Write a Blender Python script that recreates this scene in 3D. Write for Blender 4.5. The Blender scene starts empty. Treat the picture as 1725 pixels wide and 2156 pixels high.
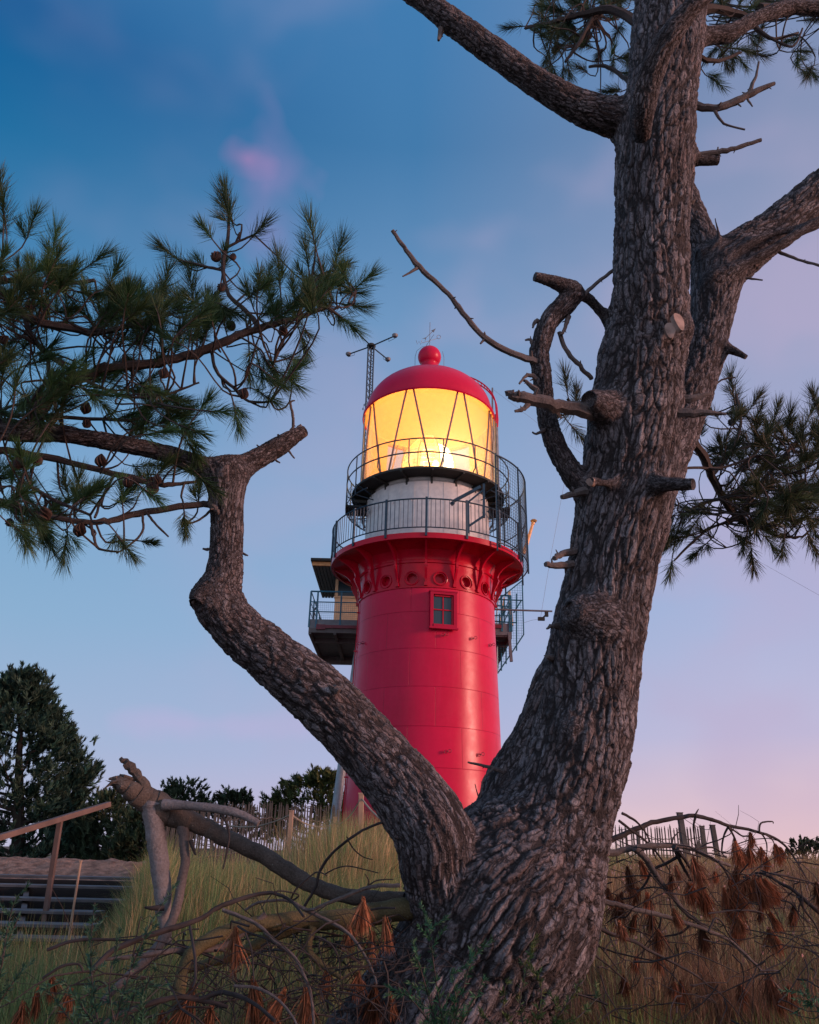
import bpy, math, random
import numpy as np
from mathutils import Vector, Matrix
rnd = random.Random(7)
rng = np.random.default_rng(11)
SC = bpy.context.scene
COL = SC.collection

# ------------------------------------------------------------------ camera
F = 1677.6; CX, CY = 862.5, 1078.0          # focal length and centre in a 1725 x 2156 frame
PITCH = math.radians(23.2); ROLL = math.radians(1.3); CAM = np.array([0.0, 0.0, 1.2])
def _rx(a): c, s = math.cos(a), math.sin(a); return np.array([[1, 0, 0], [0, c, -s], [0, s, c]])
def _rz(a): c, s = math.cos(a), math.sin(a); return np.array([[c, -s, 0], [s, c, 0], [0, 0, 1]])
CM = _rx(math.pi/2 + PITCH) @ _rz(ROLL)
cd = bpy.data.cameras.new('camera'); cam = bpy.data.objects.new('camera', cd); COL.objects.link(cam)
m4 = Matrix([list(CM[i]) + [CAM[i]] for i in range(3)] + [[0, 0, 0, 1]])
cam.matrix_world = m4
cd.sensor_fit = 'VERTICAL'; cd.sensor_height = 36; cd.lens = 36*F/2156; cd.clip_end = 5000; cd.clip_start = 0.05
SC.camera = cam
def ray(x, y): return CM @ np.array([(x-CX)/F, -(y-CY)/F, -1.0])
def P(x, y, Y):                              # the point of the view ray at distance Y in front
    d = ray(x, y); return CAM + d*(Y/d[1])
def Pz(x, y, z):                             # the point of the view ray at height z
    d = ray(x, y); return CAM + d*((z-CAM[2])/d[2])
def dep(q): return -(CM.T @ (np.asarray(q)-CAM))[2]
def lin(r, g, b): return tuple((c/255/12.92 if c/255 <= .04045 else ((c/255+.055)/1.055)**2.4) for c in (r, g, b)) + (1,)

# ------------------------------------------------------------------ world, sun, exposure
SC.view_settings.view_transform = 'Standard'; SC.view_settings.look = 'None'
SC.view_settings.exposure = 0.22; SC.view_settings.gamma = 1
SUN_AZ, SUN_EL = math.radians(108), math.radians(10)     # azimuth from the view direction, to the right
W = bpy.data.worlds.new('World'); SC.world = W; W.use_nodes = True
nt = W.node_tree; nt.nodes.clear()
def wn(t, **k):
    n = nt.nodes.new(t)
    for a, b in k.items(): setattr(n, a, b)
    return n
wout = wn('ShaderNodeOutputWorld'); wbg = wn('ShaderNodeBackground'); wtc = wn('ShaderNodeTexCoord')
wsep = wn('ShaderNodeSeparateXYZ'); nt.links.new(wtc.outputs['Generated'], wsep.inputs[0])
def ramp(tree, stops, fac=None, interp='LINEAR'):
    r = tree.nodes.new('ShaderNodeValToRGB'); r.color_ramp.interpolation = interp
    e = r.color_ramp.elements
    while len(e) < len(stops): e.new(0.5)
    for i, (p, c) in enumerate(stops): e[i].position = p; e[i].color = c
    if fac is not None: tree.links.new(fac, r.inputs[0])
    return r
def mth(tree, op, a, b=None, c=None, clamp=False):
    n = tree.nodes.new('ShaderNodeMath'); n.operation = op; n.use_clamp = clamp
    for i, v in enumerate((a, b, c)):
        if v is None: continue
        if isinstance(v, (int, float)): n.inputs[i].default_value = v
        else: tree.links.new(v, n.inputs[i])
    return n.outputs[0]
def mixc(tree, f, a, b, blend='MIX'):
    n = tree.nodes.new('ShaderNodeMix'); n.data_type = 'RGBA'; n.blend_type = blend
    for s, v in ((n.inputs[0], f), (n.inputs[6], a), (n.inputs[7], b)):
        if isinstance(v, (int, float, tuple)): s.default_value = v
        else: tree.links.new(v, s)
    return n.outputs[2]
X, Yw, Z = wsep.outputs
# the eastern sky after sunset: blue overhead, lavender, then a rose band at the horizon
left = ramp(nt, [(0.0, lin(176, 176, 200)), (0.10, lin(152, 170, 200)), (0.24, lin(130, 164, 196)), (0.42, lin(108, 152, 190)), (0.58, lin(68, 124, 168)), (0.68, lin(30, 102, 150)), (0.76, lin(4, 82, 138)), (.84, lin(60, 110, 160)), (1, lin(120, 150, 190))], Z)
mid = ramp(nt, [(0.0, lin(190, 174, 198)), (0.10, lin(164, 170, 203)), (0.24, lin(140, 165, 200)), (0.42, lin(128, 158, 194)), (0.60, lin(102, 140, 180)), (0.74, lin(62, 114, 160)), (0.84, lin(60, 115, 165)), (1, lin(120, 150, 190))], Z)
right = ramp(nt, [(0.0, lin(238, 194, 182)), (0.05, lin(218, 186, 190)), (0.13, lin(180, 175, 203)), (0.28, lin(156, 169, 204)), (0.45, lin(150, 157, 190)), (0.60, lin(142, 149, 180)), (0.75, lin(118, 134, 168)), (1, lin(120, 150, 190))], Z)
fl = mth(nt, 'DIVIDE', mth(nt, 'ADD', X, 0.43), 0.40, clamp=True)
fr = mth(nt, 'DIVIDE', X, 0.40, clamp=True)
c0 = mixc(nt, fl, left.outputs[0], mid.outputs[0]); c0 = mixc(nt, fr, c0, right.outputs[0])
wno = wn('ShaderNodeTexNoise'); wmap = wn('ShaderNodeMapping'); wmap.inputs['Scale'].default_value = (2.2, 2.2, 3.4)
nt.links.new(wtc.outputs['Generated'], wmap.inputs[0]); nt.links.new(wmap.outputs[0], wno.inputs['Vector'])
wno.inputs['Scale'].default_value = 1.7; wno.inputs['Detail'].default_value = 3; wno.inputs['Roughness'].default_value = .5
cl = ramp(nt, [(0.44, (0, 0, 0, 1)), (0.70, (1, 1, 1, 1))], wno.outputs[0], 'EASE')
clf = mth(nt, 'MULTIPLY', mth(nt, 'MULTIPLY', cl.outputs[0], 0.46), mth(nt, 'ADD', .25, mth(nt, 'DIVIDE', mth(nt, 'ADD', X, .3), .5, clamp=True), clamp=True))
c1 = mixc(nt, clf, c0, lin(176, 160, 190))
# one small wisp still lit pink
def wisp(x, y, rx, ry, sx, sy, strength, col, base):
    d = ray(x, y); d = d/np.linalg.norm(d)
    vs = wn('ShaderNodeVectorMath', operation='SUBTRACT'); nt.links.new(wtc.outputs['Generated'], vs.inputs[0]); vs.inputs[1].default_value = tuple(d)
    n2 = wn('ShaderNodeTexNoise'); nt.links.new(wtc.outputs['Generated'], n2.inputs['Vector']); n2.inputs['Scale'].default_value = 14; n2.inputs['Detail'].default_value = 2
    vm = wn('ShaderNodeVectorMath', operation='MULTIPLY'); nt.links.new(vs.outputs[0], vm.inputs[0]); vm.inputs[1].default_value = (1/rx, .5/ry, 1/ry)
    ln = wn('ShaderNodeVectorMath', operation='LENGTH'); nt.links.new(vm.outputs[0], ln.inputs[0])
    a = mth(nt, 'ADD', ln.outputs['Value'], mth(nt, 'MULTIPLY', mth(nt, 'SUBTRACT', n2.outputs[0], .5), 1.8))
    f = mth(nt, 'MULTIPLY', mth(nt, 'SUBTRACT', 1.0, a, clamp=True), strength)
    return mixc(nt, f, base, col)
c1 = wisp(522, 335, .036, .024, 0, 0, .62, lin(172, 124, 172), c1)
c1 = wisp(560, 390, .050, .075, 0, 0, .40, lin(160, 132, 184), c1)
c1 = wisp(430, 1525, .16, .022, 0, 0, .35, lin(190, 165, 206), c1)
# the western side, behind the camera, still glows
west = ramp(nt, [(0.0, (.95, .46, .40, 1)), (0.12, (.70, .42, .46, 1)), (0.35, (.36, .38, .56, 1)), (1, (.10, .22, .42, 1))], Z)
sdir = (math.sin(SUN_AZ), math.cos(SUN_AZ), 0)
dp = wn('ShaderNodeVectorMath', operation='DOT_PRODUCT'); nt.links.new(wtc.outputs['Generated'], dp.inputs[0]); dp.inputs[1].default_value = sdir
wf = mth(nt, 'SMOOTHSTEP', .55, 1.0, dp.outputs['Value']) if False else mth(nt, 'POWER', mth(nt, 'MULTIPLY', mth(nt, 'SUBTRACT', dp.outputs['Value'], .42), 1.75, clamp=True), 1.5)
c2 = mixc(nt, wf, c1, west.outputs[0])
behind = ramp(nt, [(0.0, (.55, .48, .56, 1)), (0.25, (.46, .50, .66, 1)), (1, (.22, .34, .52, 1))], Z)
bf = mth(nt, 'MULTIPLY', Yw, -1.6, clamp=True)
bf = mth(nt, 'MULTIPLY', bf, mth(nt, 'SUBTRACT', 1.0, wf, clamp=True))
c2 = mixc(nt, bf, c2, behind.outputs[0])
sky = wn('ShaderNodeTexSky'); sky.sky_type = 'NISHITA'; sky.sun_disc = False
sky.sun_elevation = math.radians(2); sky.sun_rotation = SUN_AZ
c3 = mixc(nt, 1.0, c2, mixc(nt, 1.0, sky.outputs[0], (.0015, .0015, .0015, 1), 'MULTIPLY'), 'ADD')
nt.links.new(c3, wbg.inputs[0]); wbg.inputs[1].default_value = 1.0
nt.links.new(wbg.outputs[0], wout.inputs[0])
sl = bpy.data.lights.new('sun', 'SUN'); sl.energy = 2.9; sl.angle = math.radians(12); sl.color = (1, .50, .38)
so = bpy.data.objects.new('sun', sl); COL.objects.link(so)
sv = Vector((math.sin(SUN_AZ)*math.cos(SUN_EL), math.cos(SUN_AZ)*math.cos(SUN_EL), math.sin(SUN_EL)))
so.rotation_euler = sv.to_track_quat('Z', 'Y').to_euler(); so.location = (30, -10, 12)

# ------------------------------------------------------------------ helpers: objects
def tag(o, label=None, cat=None, group=None, kind=None):
    if label: o['label'] = label
    if cat: o['category'] = cat
    if group: o['group'] = group
    if kind: o['kind'] = kind
    return o
def empty(name, loc=(0, 0, 0), label=None, cat=None, group=None):
    o = bpy.data.objects.new(name, None); COL.objects.link(o); o.location = tuple(loc); o.empty_display_size = .2
    return tag(o, label, cat, group)
def link(name, me, mat=None, parent=None):
    o = bpy.data.objects.new(name, me); COL.objects.link(o)
    if mat is not None and not me.materials: me.materials.append(mat)
    if parent is not None:
        o.parent = parent                       # builders work in world space: undo the parent's location
        q = parent; L = Vector((0, 0, 0))
        while q is not None: L += Vector(q.location); q = q.parent
        o.location = -L
    return o
def fastmesh(name, V, faces, col=None, smooth=False, attrs=None):
    """V (n,3); faces: list of (k,m) index arrays; col (n,3) point colour"""
    me = bpy.data.meshes.new(name)
    V = np.asarray(V, dtype=np.float32)
    me.vertices.add(len(V)); me.vertices.foreach_set('co', V.ravel())
    fl_ = [np.asarray(f, dtype=np.int32) for f in faces if len(f)]
    loops = np.concatenate([f.ravel() for f in fl_]); n = sum(len(f) for f in fl_)
    tot = np.concatenate([np.full(len(f), f.shape[1], dtype=np.int32) for f in fl_])
    st = np.concatenate([[0], np.cumsum(tot)[:-1]]).astype(np.int32)
    me.loops.add(len(loops)); me.loops.foreach_set('vertex_index', loops)
    me.polygons.add(n); me.polygons.foreach_set('loop_start', st); me.polygons.foreach_set('loop_total', tot)
    if smooth: me.polygons.foreach_set('use_smooth', np.ones(n, dtype=bool))
    me.update(calc_edges=True)
    if col is not None:
        a = me.attributes.new('col', 'FLOAT_COLOR', 'POINT')
        c = np.ones((len(V), 4), dtype=np.float32); c[:, :3] = col
        a.data.foreach_set('color', c.ravel())
    for k, v in (attrs or {}).items():
        a = me.attributes.new(k, 'FLOAT', 'POINT'); a.data.foreach_set('value', np.asarray(v, dtype=np.float32))
    me.validate()
    return me
def nrm(v): v = np.asarray(v, float); return v/max(np.linalg.norm(v), 1e-9)
def frame(d):
    d = nrm(d); a = np.array([0, 0, 1.0]) if abs(d[2]) < .9 else np.array([1.0, 0, 0])
    u = nrm(np.cross(a, d)); return u, np.cross(d, u), d
class MB:
    def __init__(s): s.v = []; s.f = []
    def box(s, c, h, R=None):
        """centre c, half sizes h, optional 3x3 axes in rows"""
        c = np.asarray(c, float); R = np.eye(3) if R is None else np.asarray(R)
        b = len(s.v)
        for sx in (-1, 1):
            for sy in (-1, 1):
                for sz in (-1, 1): s.v.append(c + sx*h[0]*R[0] + sy*h[1]*R[1] + sz*h[2]*R[2])
        for q in ((0, 1, 3, 2), (4, 6, 7, 5), (0, 4, 5, 1), (2, 3, 7, 6), (0, 2, 6, 4), (1, 5, 7, 3)): s.f.append(tuple(b+i for i in q))
        return s
    def bar(s, a, b, w, t=None, up=(0, 0, 1)):
        a = np.asarray(a, float); b = np.asarray(b, float); d = b-a; L = np.linalg.norm(d); d = d/L
        u = np.cross(up, d)
        if np.linalg.norm(u) < 1e-3: u = np.array([1.0, 0, 0])
        u = nrm(u); v = np.cross(d, u)
        return s.box((a+b)/2, (w/2, (t or w)/2, L/2), [u, v, d])
    def tube(s, pts, r, n=6, cap=True, jit=0):
        pts = np.asarray(pts, float); m = len(pts)
        r = np.full(m, r, float) if np.isscalar(r) else np.asarray(r, float)
        T = np.gradient(pts, axis=0); T /= np.maximum(np.linalg.norm(T, axis=1)[:, None], 1e-9)
        u, v, _ = frame(T[0]); b = len(s.v)
        for i in range(m):
            u = nrm(u - np.dot(u, T[i])*T[i]); v = np.cross(T[i], u)
            for k in range(n):
                a = 2*math.pi*k/n; rr = r[i]*(1 + (rnd.uniform(-jit, jit) if jit else 0))
                s.v.append(pts[i] + rr*(math.cos(a)*u + math.sin(a)*v))
        for i in range(m-1):
            for k in range(n):
                k2 = (k+1) % n
                s.f.append((b+i*n+k, b+i*n+k2, b+(i+1)*n+k2, b+(i+1)*n+k))
        if cap:
            s.f.append(tuple(b+k for k in reversed(range(n)))); s.f.append(tuple(b+(m-1)*n+k for k in range(n)))
        return s
    def lathe(s, prof, n=64, c=(0, 0, 0), a0=0, a1=360, close=False):
        """prof [(r,z)], angles from -Y towards +X"""
        b = len(s.v); full = abs(a1-a0-360) < 1e-6; na = n if full else n+1
        for r, z in prof:
            for k in range(na):
                a = math.radians(a0 + (a1-a0)*k/n)
                s.v.append(np.array([c[0] + r*math.sin(a), c[1] - r*math.cos(a), c[2] + z]))
        m = len(prof)
        for i in range(m if close else m-1):
            j = (i+1) % m
            for k in range(n):
                k2 = (k+1) % na
                s.f.append((b+i*na+k, b+i*na+k2, b+j*na+k2, b+j*na+k))
        return s
    def ring(s, c, r, t, z=0, a0=0, a1=360, n=64, sides=6):
        full = abs(a1-a0-360) < 1e-6
        pts = [np.array([c[0] + r*math.sin(math.radians(a0+(a1-a0)*k/n)), c[1] - r*math.cos(math.radians(a0+(a1-a0)*k/n)), z]) for k in range(n+1)]
        return s.tube(pts, t, sides, cap=not full)
    def poly(s, pts):
        b = len(s.v); s.v += [np.asarray(p, float) for p in pts]; s.f.append(tuple(range(b, b+len(pts)))); return s
    def build(s, name, mat, parent=None, smooth=False, bevel=0):
        me = bpy.data.meshes.new(name); me.from_pydata([tuple(p) for p in s.v], [], s.f)
        if smooth: me.polygons.foreach_set('use_smooth', [True]*len(me.polygons)); 
        o = link(name, me, mat, parent)
        if smooth:
            try: me.set_sharp_from_angle(angle=math.radians(38))
            except Exception: pass
        if bevel:
            bm_ = o.modifiers.new('bevel', 'BEVEL'); bm_.width = bevel; bm_.segments = 2; bm_.limit_method = 'ANGLE'
        return o

# ------------------------------------------------------------------ helpers: materials
def material(name):
    m = bpy.data.materials.new(name); m.use_nodes = True; t = m.node_tree
    return m, t, t.nodes['Principled BSDF']
def noise(t, scale, detail=4, vec=None, rough=.55, dist=0):
    n = t.nodes.new('ShaderNodeTexNoise'); n.inputs['Scale'].default_value = scale; n.inputs['Detail'].default_value = detail
    n.inputs['Roughness'].default_value = rough; n.inputs['Distortion'].default_value = dist
    if vec is None:
        g = t.nodes.new('ShaderNodeNewGeometry'); vec = g.outputs['Position']
    t.links.new(vec, n.inputs['Vector']); return n.outputs[0]
def bump(t, b, h, strength=.3, dist=.01, prev=None):
    n = t.nodes.new('ShaderNodeBump'); n.inputs['Strength'].default_value = strength; n.inputs['Distance'].default_value = dist
    t.links.new(h, n.inputs['Height'])
    if prev is not None: t.links.new(prev, n.inputs['Normal'])
    if b is not None: t.links.new(n.outputs[0], b.inputs['Normal'])
    return n.outputs[0]
def simple(name, c1, c2=None, rough=.6, metal=0, nscale=6, bscale=40, bs=.15, bd=.004, coat=0):
    m, t, b = material(name); c2 = c2 or tuple(x*.75 for x in c1)
    n = noise(t, nscale); r = ramp(t, [(.35, c2 + (1,)), (.65, c1 + (1,))], n); t.links.new(r.outputs[0], b.inputs['Base Color'])
    b.inputs['Roughness'].default_value = rough; b.inputs['Metallic'].default_value = metal
    if coat: b.inputs['Coat Weight'].default_value = coat; b.inputs['Coat Roughness'].default_value = .12
    if bs: bump(t, b, noise(t, bscale), bs, bd)
    return m
def colattr(name, rough=.7, sss=0, translucent=0.0, spec=.3, mult=(1, 1, 1, 1)):
    m, t, b = material(name); a = t.nodes.new('ShaderNodeAttribute'); a.attribute_name = 'col'
    c = mixc(t, 1.0, a.outputs['Color'], mult, 'MULTIPLY')
    t.links.new(c, b.inputs['Base Color']); b.inputs['Roughness'].default_value = rough
    b.inputs['Specular IOR Level'].default_value = spec
    if translucent:
        tr = t.nodes.new('ShaderNodeBsdfTranslucent'); t.links.new(c, tr.inputs[0])
        mx = t.nodes.new('ShaderNodeMixShader'); mx.inputs[0].default_value = translucent
        t.links.new(b.outputs[0], mx.inputs[1]); t.links.new(tr.outputs[0], mx.inputs[2])
        t.links.new(mx.outputs[0], t.nodes['Material Output'].inputs[0])
    return m
def glossy_paint(name, col, dark, rough=.22, seams=False):
    m, t, b = material(name); n = noise(t, .55, 5); n2 = noise(t, 7, 4)
    r = ramp(t, [(.3, dark + (1,)), (.6, col + (1,))], mth(t, 'ADD', mth(t, 'MULTIPLY', n, .7), mth(t, 'MULTIPLY', n2, .3)))
    b.inputs['Roughness'].default_value = rough; b.inputs['Specular IOR Level'].default_value = .22
    rr = mth(t, 'ADD', mth(t, 'MULTIPLY', noise(t, 2.5, 5), .25), rough-.1); t.links.new(rr, b.inputs['Roughness'])
    nb = bump(t, None, noise(t, 1.6, 3), .10, .05); nb = bump(t, None, noise(t, 90, 2), .08, .002, nb)
    if seams:
        uv = t.nodes.new('ShaderNodeUVMap'); br = t.nodes.new('ShaderNodeTexBrick'); t.links.new(uv.outputs[0], br.inputs['Vector'])
        br.inputs['Scale'].default_value = 1; br.inputs['Brick Width'].default_value = 1.62; br.inputs['Row Height'].default_value = 1.15
        br.inputs['Mortar Size'].default_value = .012; br.inputs['Mortar Smooth'].default_value = .6; br.inputs['Bias'].default_value = 0
        br.inputs['Color1'].default_value = (1, 1, 1, 1); br.inputs['Color2'].default_value = (.82, .82, .82, 1); br.inputs['Mortar'].default_value = (.2, .2, .2, 1)
        nb = bump(t, None, br.outputs['Color'], .7, .014, nb)
        c = mixc(t, .34, r.outputs[0], mixc(t, 1.0, r.outputs[0], br.outputs['Color'], 'MULTIPLY')); 
        # streaks of weathering run down the plates
        mp = t.nodes.new('ShaderNodeMapping'); t.links.new(uv.outputs[0], mp.inputs[0]); mp.inputs['Scale'].default_value = (2.2, .22, 1)
        st = ramp(t, [(.5, (0, 0, 0, 1)), (.75, (1, 1, 1, 1))], noise(t, 3, 5, mp.outputs[0]))
        c = mixc(t, mth(t, 'MULTIPLY', st.outputs[0], .10), c, (.5, .08, .12, 1)); t.links.new(c, b.inputs['Base Color'])
    else: t.links.new(r.outputs[0], b.inputs['Base Color'])
    t.links.new(nb, b.inputs['Normal'])
    return m
M_red = glossy_paint('red_paint', (.60, .003, .056), (.50, .0025, .042), .30, True)
M_red2 = glossy_paint('red_gloss_paint', (.50, .004, .028), (.36, .003, .02), .20)
M_dome = glossy_paint('dome_paint', (.55, .004, .050), (.45, .004, .038), .32)
M_white = simple('white_paint', (.62, .64, .62), (.50, .53, .53), .45, bs=.1)
M_blue = simple('blue_grey_steel', (.020, .055, .085), (.012, .035, .055), .45, .3, bs=0)
M_blue2 = simple('blue_rail_paint', (.02, .16, .24), (.012, .10, .16), .4, .1, bs=0)
M_dark = simple('grated_steel', (.035, .042, .038), (.02, .024, .022), .7, .3, 20, 120, .4)
M_grey = simple('grey_steel', (.22, .24, .26), (.15, .17, .19), .5, .3, bs=.1)
M_brass = simple('glazing_metal', (.16, .11, .13), (.12, .08, .10), .5, .2, bs=0)
M_lead = simple('lead_grey', (.16, .18, .20), None, .5, bs=.05)
M_cream = simple('cream_cladding', (.80, .58, .34), (.68, .50, .30), .6, bs=.1)
M_yel = simple('varnished_pole', (.75, .42, .18), (.6, .33, .13), .4, bs=.05)
M_maroon = simple('maroon_beam', (.18, .02, .04), None, .5, bs=.05)
M_wood = simple('brown_timber', (.15, .10, .085), (.09, .06, .052), .75, 0, 5, 60, .4)
M_plank = simple('weathered_plank', (.12, .12, .125), (.06, .06, .065), .75, 0, 4, 60, .4)
M_pale = simple('chestnut_paling', (.10, .095, .085), (.06, .058, .055), .85, 0, 10, 60, .3)
M_post = simple('pale_post', (.42, .29, .20), (.32, .22, .16), .8, 0, 10, 60, .3)
M_rope = simple('rope_fibre', (.30, .27, .22), None, .9, bs=.2)

# ------------------------------------------------------------------ the lighthouse
LX, LY = .64, 26.0
def lp(r, th, z): a = math.radians(th); return np.array([LX + r*math.sin(a), LY - r*math.cos(a), z])
def zf(y, R, x=902): return P(x, y, LY-R)[2]          # height of something seen at row y on the near side of radius R
def zt(y, x=902): return P(x, y, LY)[2]               # height of something seen at row y on the flank
C0 = (LX, LY, 0)
LH = empty('lighthouse', (LX, LY, 1.0), 'round red lighthouse with a glowing yellow lantern under a red dome, behind the pine', 'lighthouse')
zTop = (zf(1238, 2.29) + zt(1276))/2                    # foot of the bracket ring
prof = [(2.58, .2), (2.50, 1.5), (2.42, 3.6), (2.355, 6.1), (2.30, 8.0), (2.285, zTop)]
tower = MB().lathe(prof, 128, C0).build('tower', M_red, LH, True)
uvl = tower.data.uv_layers.new(name='UVMap')
for lo in tower.data.loops:
    v = tower.data.vertices[lo.vertex_index].co
    uvl.data[lo.index].uv = (math.atan2(v.x-LX, -(v.y-LY))*2.4 + 20, v.z)
def Rt(z): return float(np.interp(z, [q[1] for q in prof], [q[0] for q in prof]))
# two riveted bands and the seam band
bd = MB()
for z, w in ((zTop, .030),): bd.lathe([(Rt(z)-.02, z-w), (Rt(z)+.035, z-w), (Rt(z)+.035, z+w), (Rt(z)-.02, z+w)], 128, C0)
bd.build('band', M_red2, LH, True)
zDeck = 10.28; RD = 3.28
zW = zf(1183, 2.4)                                        # top of the porthole wall, where it flares out
zP = zf(1216, 2.33)
# collar wall with round holes between the brackets
wall = MB(); NB = 16; A0 = -2.0
zlo, zhi = zTop+.028, zW
rh = .165
def collar_R(z): return 2.30 + .02*(z-zlo)
for k in range(NB):
    ac = A0 + 22.5*(k+.5); n = 28; inner = []; outer = []
    for i in range(n):
        t = 2*math.pi*i/n; du, dz = math.cos(t), math.sin(t)
        inner.append((du*rh, dz*rh))
        hx = math.radians(11.25)*2.3; up = zhi-zP; dn = zP-zlo
        s = min(hx/abs(du) if abs(du) > 1e-6 else 1e9, (up if dz > 0 else dn)/abs(dz) if abs(dz) > 1e-6 else 1e9)
        outer.append((du*s, dz*s))
    # make the corners exact
    for cx_, cz_ in ((hx, up), (-hx, up), (-hx, -dn), (hx, -dn)):
        j = min(range(n), key=lambda i: (outer[i][0]-cx_)**2 + (outer[i][1]-cz_)**2); outer[j] = (cx_, cz_)
    b = len(wall.v)
    for lst, rr in ((outer, 2.30), (inner, 2.30), (inner, 2.12)):
        for du, dz in lst: wall.v.append(lp(rr, ac + math.degrees(du/2.3), zP+dz))
    for i in range(n):
        j = (i+1) % n
        wall.f.append((b+i, b+j, b+n+j, b+n+i)); wall.f.append((b+n+i, b+n+j, b+2*n+j, b+2*n+i))
wall.build('collar', M_red2, LH, True)
MB().lathe([(2.13, zlo), (2.13, zhi)], 96, C0).build('inner_shell', M_red2, LH, True)
for k in range(NB):
    ac = A0 + 22.5*(k+.5)
    if math.cos(math.radians(ac)) < -.3: continue
    r_ = MB(); pts = [lp(2.318, ac + math.degrees((rh+.055)*math.cos(t)/2.3), zP-.01+(rh+.055)*math.sin(t)) for t in np.linspace(0, 2*math.pi, 29)]
    r_.tube(pts, .016, 6); r_.build('porthole_rim', M_red2, LH, True)
fl_ = [(2.30, zW), (2.34, zW+.02), (2.34, zW+.10), (2.31, zW+.13), (2.36, zW+.30), (2.52, zW+.50), (2.75, zW+.62)]
zU = zDeck-.12
fl_ += [(2.75, zU-.02), (3.18, zU), (3.18, zU-.06), (RD, zU-.06), (RD, zDeck), (2.0, zDeck)]
fl_ = sorted([f for f in fl_[:4]], key=lambda q: q[1]) + [(2.33, zW+.22), (2.45, min(zU-.05, zW+.42)), (2.72, zU-.02)] + fl_[8:]
MB().lathe(fl_, 128, C0).build('gallery_deck', M_red2, LH, True)
for k in range(NB):
    a = A0 + 22.5*k
    zb = zTop + .05
    # ogee bracket: a bent flat bar and a thin web against the wall
    H = zU - zb
    sp = [(2.345, 0), (2.36, .10), (2.42, .24), (2.52, .38), (2.56, .47), (2.53, .55), (2.58, .66), (2.72, .78), (2.90, .87), (3.06, .93), (3.20, .99)]
    pts = [lp(r, a, zb + t*H) for r, t in sp]
    tn = lp(1, a+90, 0) - np.array(C0)
    m = MB(); u = nrm(tn)
    b = len(m.v)
    for p in pts:
        rad = nrm(p*np.array([1, 1, 0]) - np.array([LX, LY, 0]))
        for (s1, s2) in ((-1, -1), (1, -1), (1, 1), (-1, 1)): m.v.append(p + u*s1*.035 + (rad*.8 - np.array([0, 0, .6]))*s2*.018)
    for i in range(len(pts)-1):
        for q in range(4): m.f.append((b+4*i+q, b+4*i+(q+1) % 4, b+4*i+4+(q+1) % 4, b+4*i+4+q))
    m.f.append((b, b+3, b+2, b+1)); e_ = b+4*(len(pts)-1); m.f.append((e_, e_+1, e_+2, e_+3))
    # web
    wb = [lp(2.28, a, zb+.02)] + [p for p in pts] + [lp(2.5, a, zU)]
    for sg in (-1, 1):
        bb = len(m.v); m.v += [q + u*.008*sg for q in wb]
        c_ = bb
        for i in range(1, len(wb)-1): m.f.append((c_ + (len(wb)-1), bb+i, bb+i+1))
        m.f.append((c_ + (len(wb)-1), bb, bb+1))
    # foot and collar of the bracket
    m.box(lp(2.33, a, zb+.02), (.055, .05, .05), [tn, lp(1, a, 0)-np.array(C0), (0, 0, 1)])
    m.box(lp(2.55, a, zb+.47*H), (.045, .03, .03), [tn, lp(1, a, 0)-np.array(C0), (0, 0, 1)])
    m.build('bracket', M_red2, LH, True)
# window with a deep red frame
wa = math.degrees(math.asin((930.3-900.5)/1677.6*25.2/2.3)); 
zw1 = P(930, 1247, LY-2.3)[2]; zw0 = P(930, 1323, LY-2.3)[2]; wc = (zw0+zw1)/2; hh = (zw1-zw0)/2; hw = .42
Rw = [lp(1, wa+90, 0)-np.array(C0), lp(1, wa, 0)-np.array(C0), np.array([0, 0, 1.0])]
wo = lp(2.29, wa, wc)
def wpt(u, o, z): return wo + Rw[0]*u + Rw[1]*o + Rw[2]*z
wf_ = MB()
for s in (-1, 1): wf_.box(wpt(s*(hw-.05), .0, 0), (.05, .16, hh), Rw)
wf_.box(wpt(0, .0, hh-.05), (hw-.1, .16, .05), Rw); wf_.box(wpt(0, .01, -hh+.05), (hw-.1, .17, .05), Rw)
wf_.box(wpt(0, .14, -hh-.02), (hw+.03, .06, .025), Rw); wf_.box(wpt(0, .02, hh+.0), (hw+.02, .16, .02), Rw)
wfo = wf_.build('window', M_red, LH)
gm, gt, gb = material('window_glass'); gb.inputs['Base Color'].default_value = (.02, .045, .06, 1); gb.inputs['Roughness'].default_value = .22; gb.inputs['Specular IOR Level'].default_value = .5
MB().box(wpt(0, .045, 0), (hw-.09, .01, hh-.09), Rw).build('pane', gm, wfo)
mu = MB(); mu.box(wpt(0, .065, 0), (.018, .02, hh-.1), Rw); mu.box(wpt(0, .066, -.0), (hw-.1, .019, .018), Rw)
mu.box(wpt(hw-.125, .068, 0), (.03, .03, hh-.1), Rw); mu.box(wpt(0, .068, hh-.125), (hw-.15, .03, .03), Rw)
mu.build('muntin', M_red2, wfo)
# iron eyes bolted to the plates in pairs
def eye(x, y):
    th = math.degrees(math.asin(max(-.995, min(.995, ((x-900)/1677.6*(26.5))/Rt(6))))); z = P(x, y, LY-2.36*math.cos(math.radians(th)))[2]; r = Rt(z)
    m = MB()
    for s in (-1, 1):
        c = lp(r+.10, th, z) + np.array([s*.055, 0, s*.012]); m.tube([c + np.array([.045*math.cos(t), 0, .045*math.sin(t)]) for t in np.linspace(0, 2*math.pi, 13)], .008, 5, False)
    m.tube([lp(r-.02, th, z), lp(r+.12, th, z)], .012, 5); m.build('iron_eye', M_maroon, LH, True)
for x, y in ((772, 1355), (988, 1344), (1027, 1358), (932, 1337), (936, 1583), (995, 1589), (1043, 1601), (752, 1448)): eye(x, y)
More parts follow.
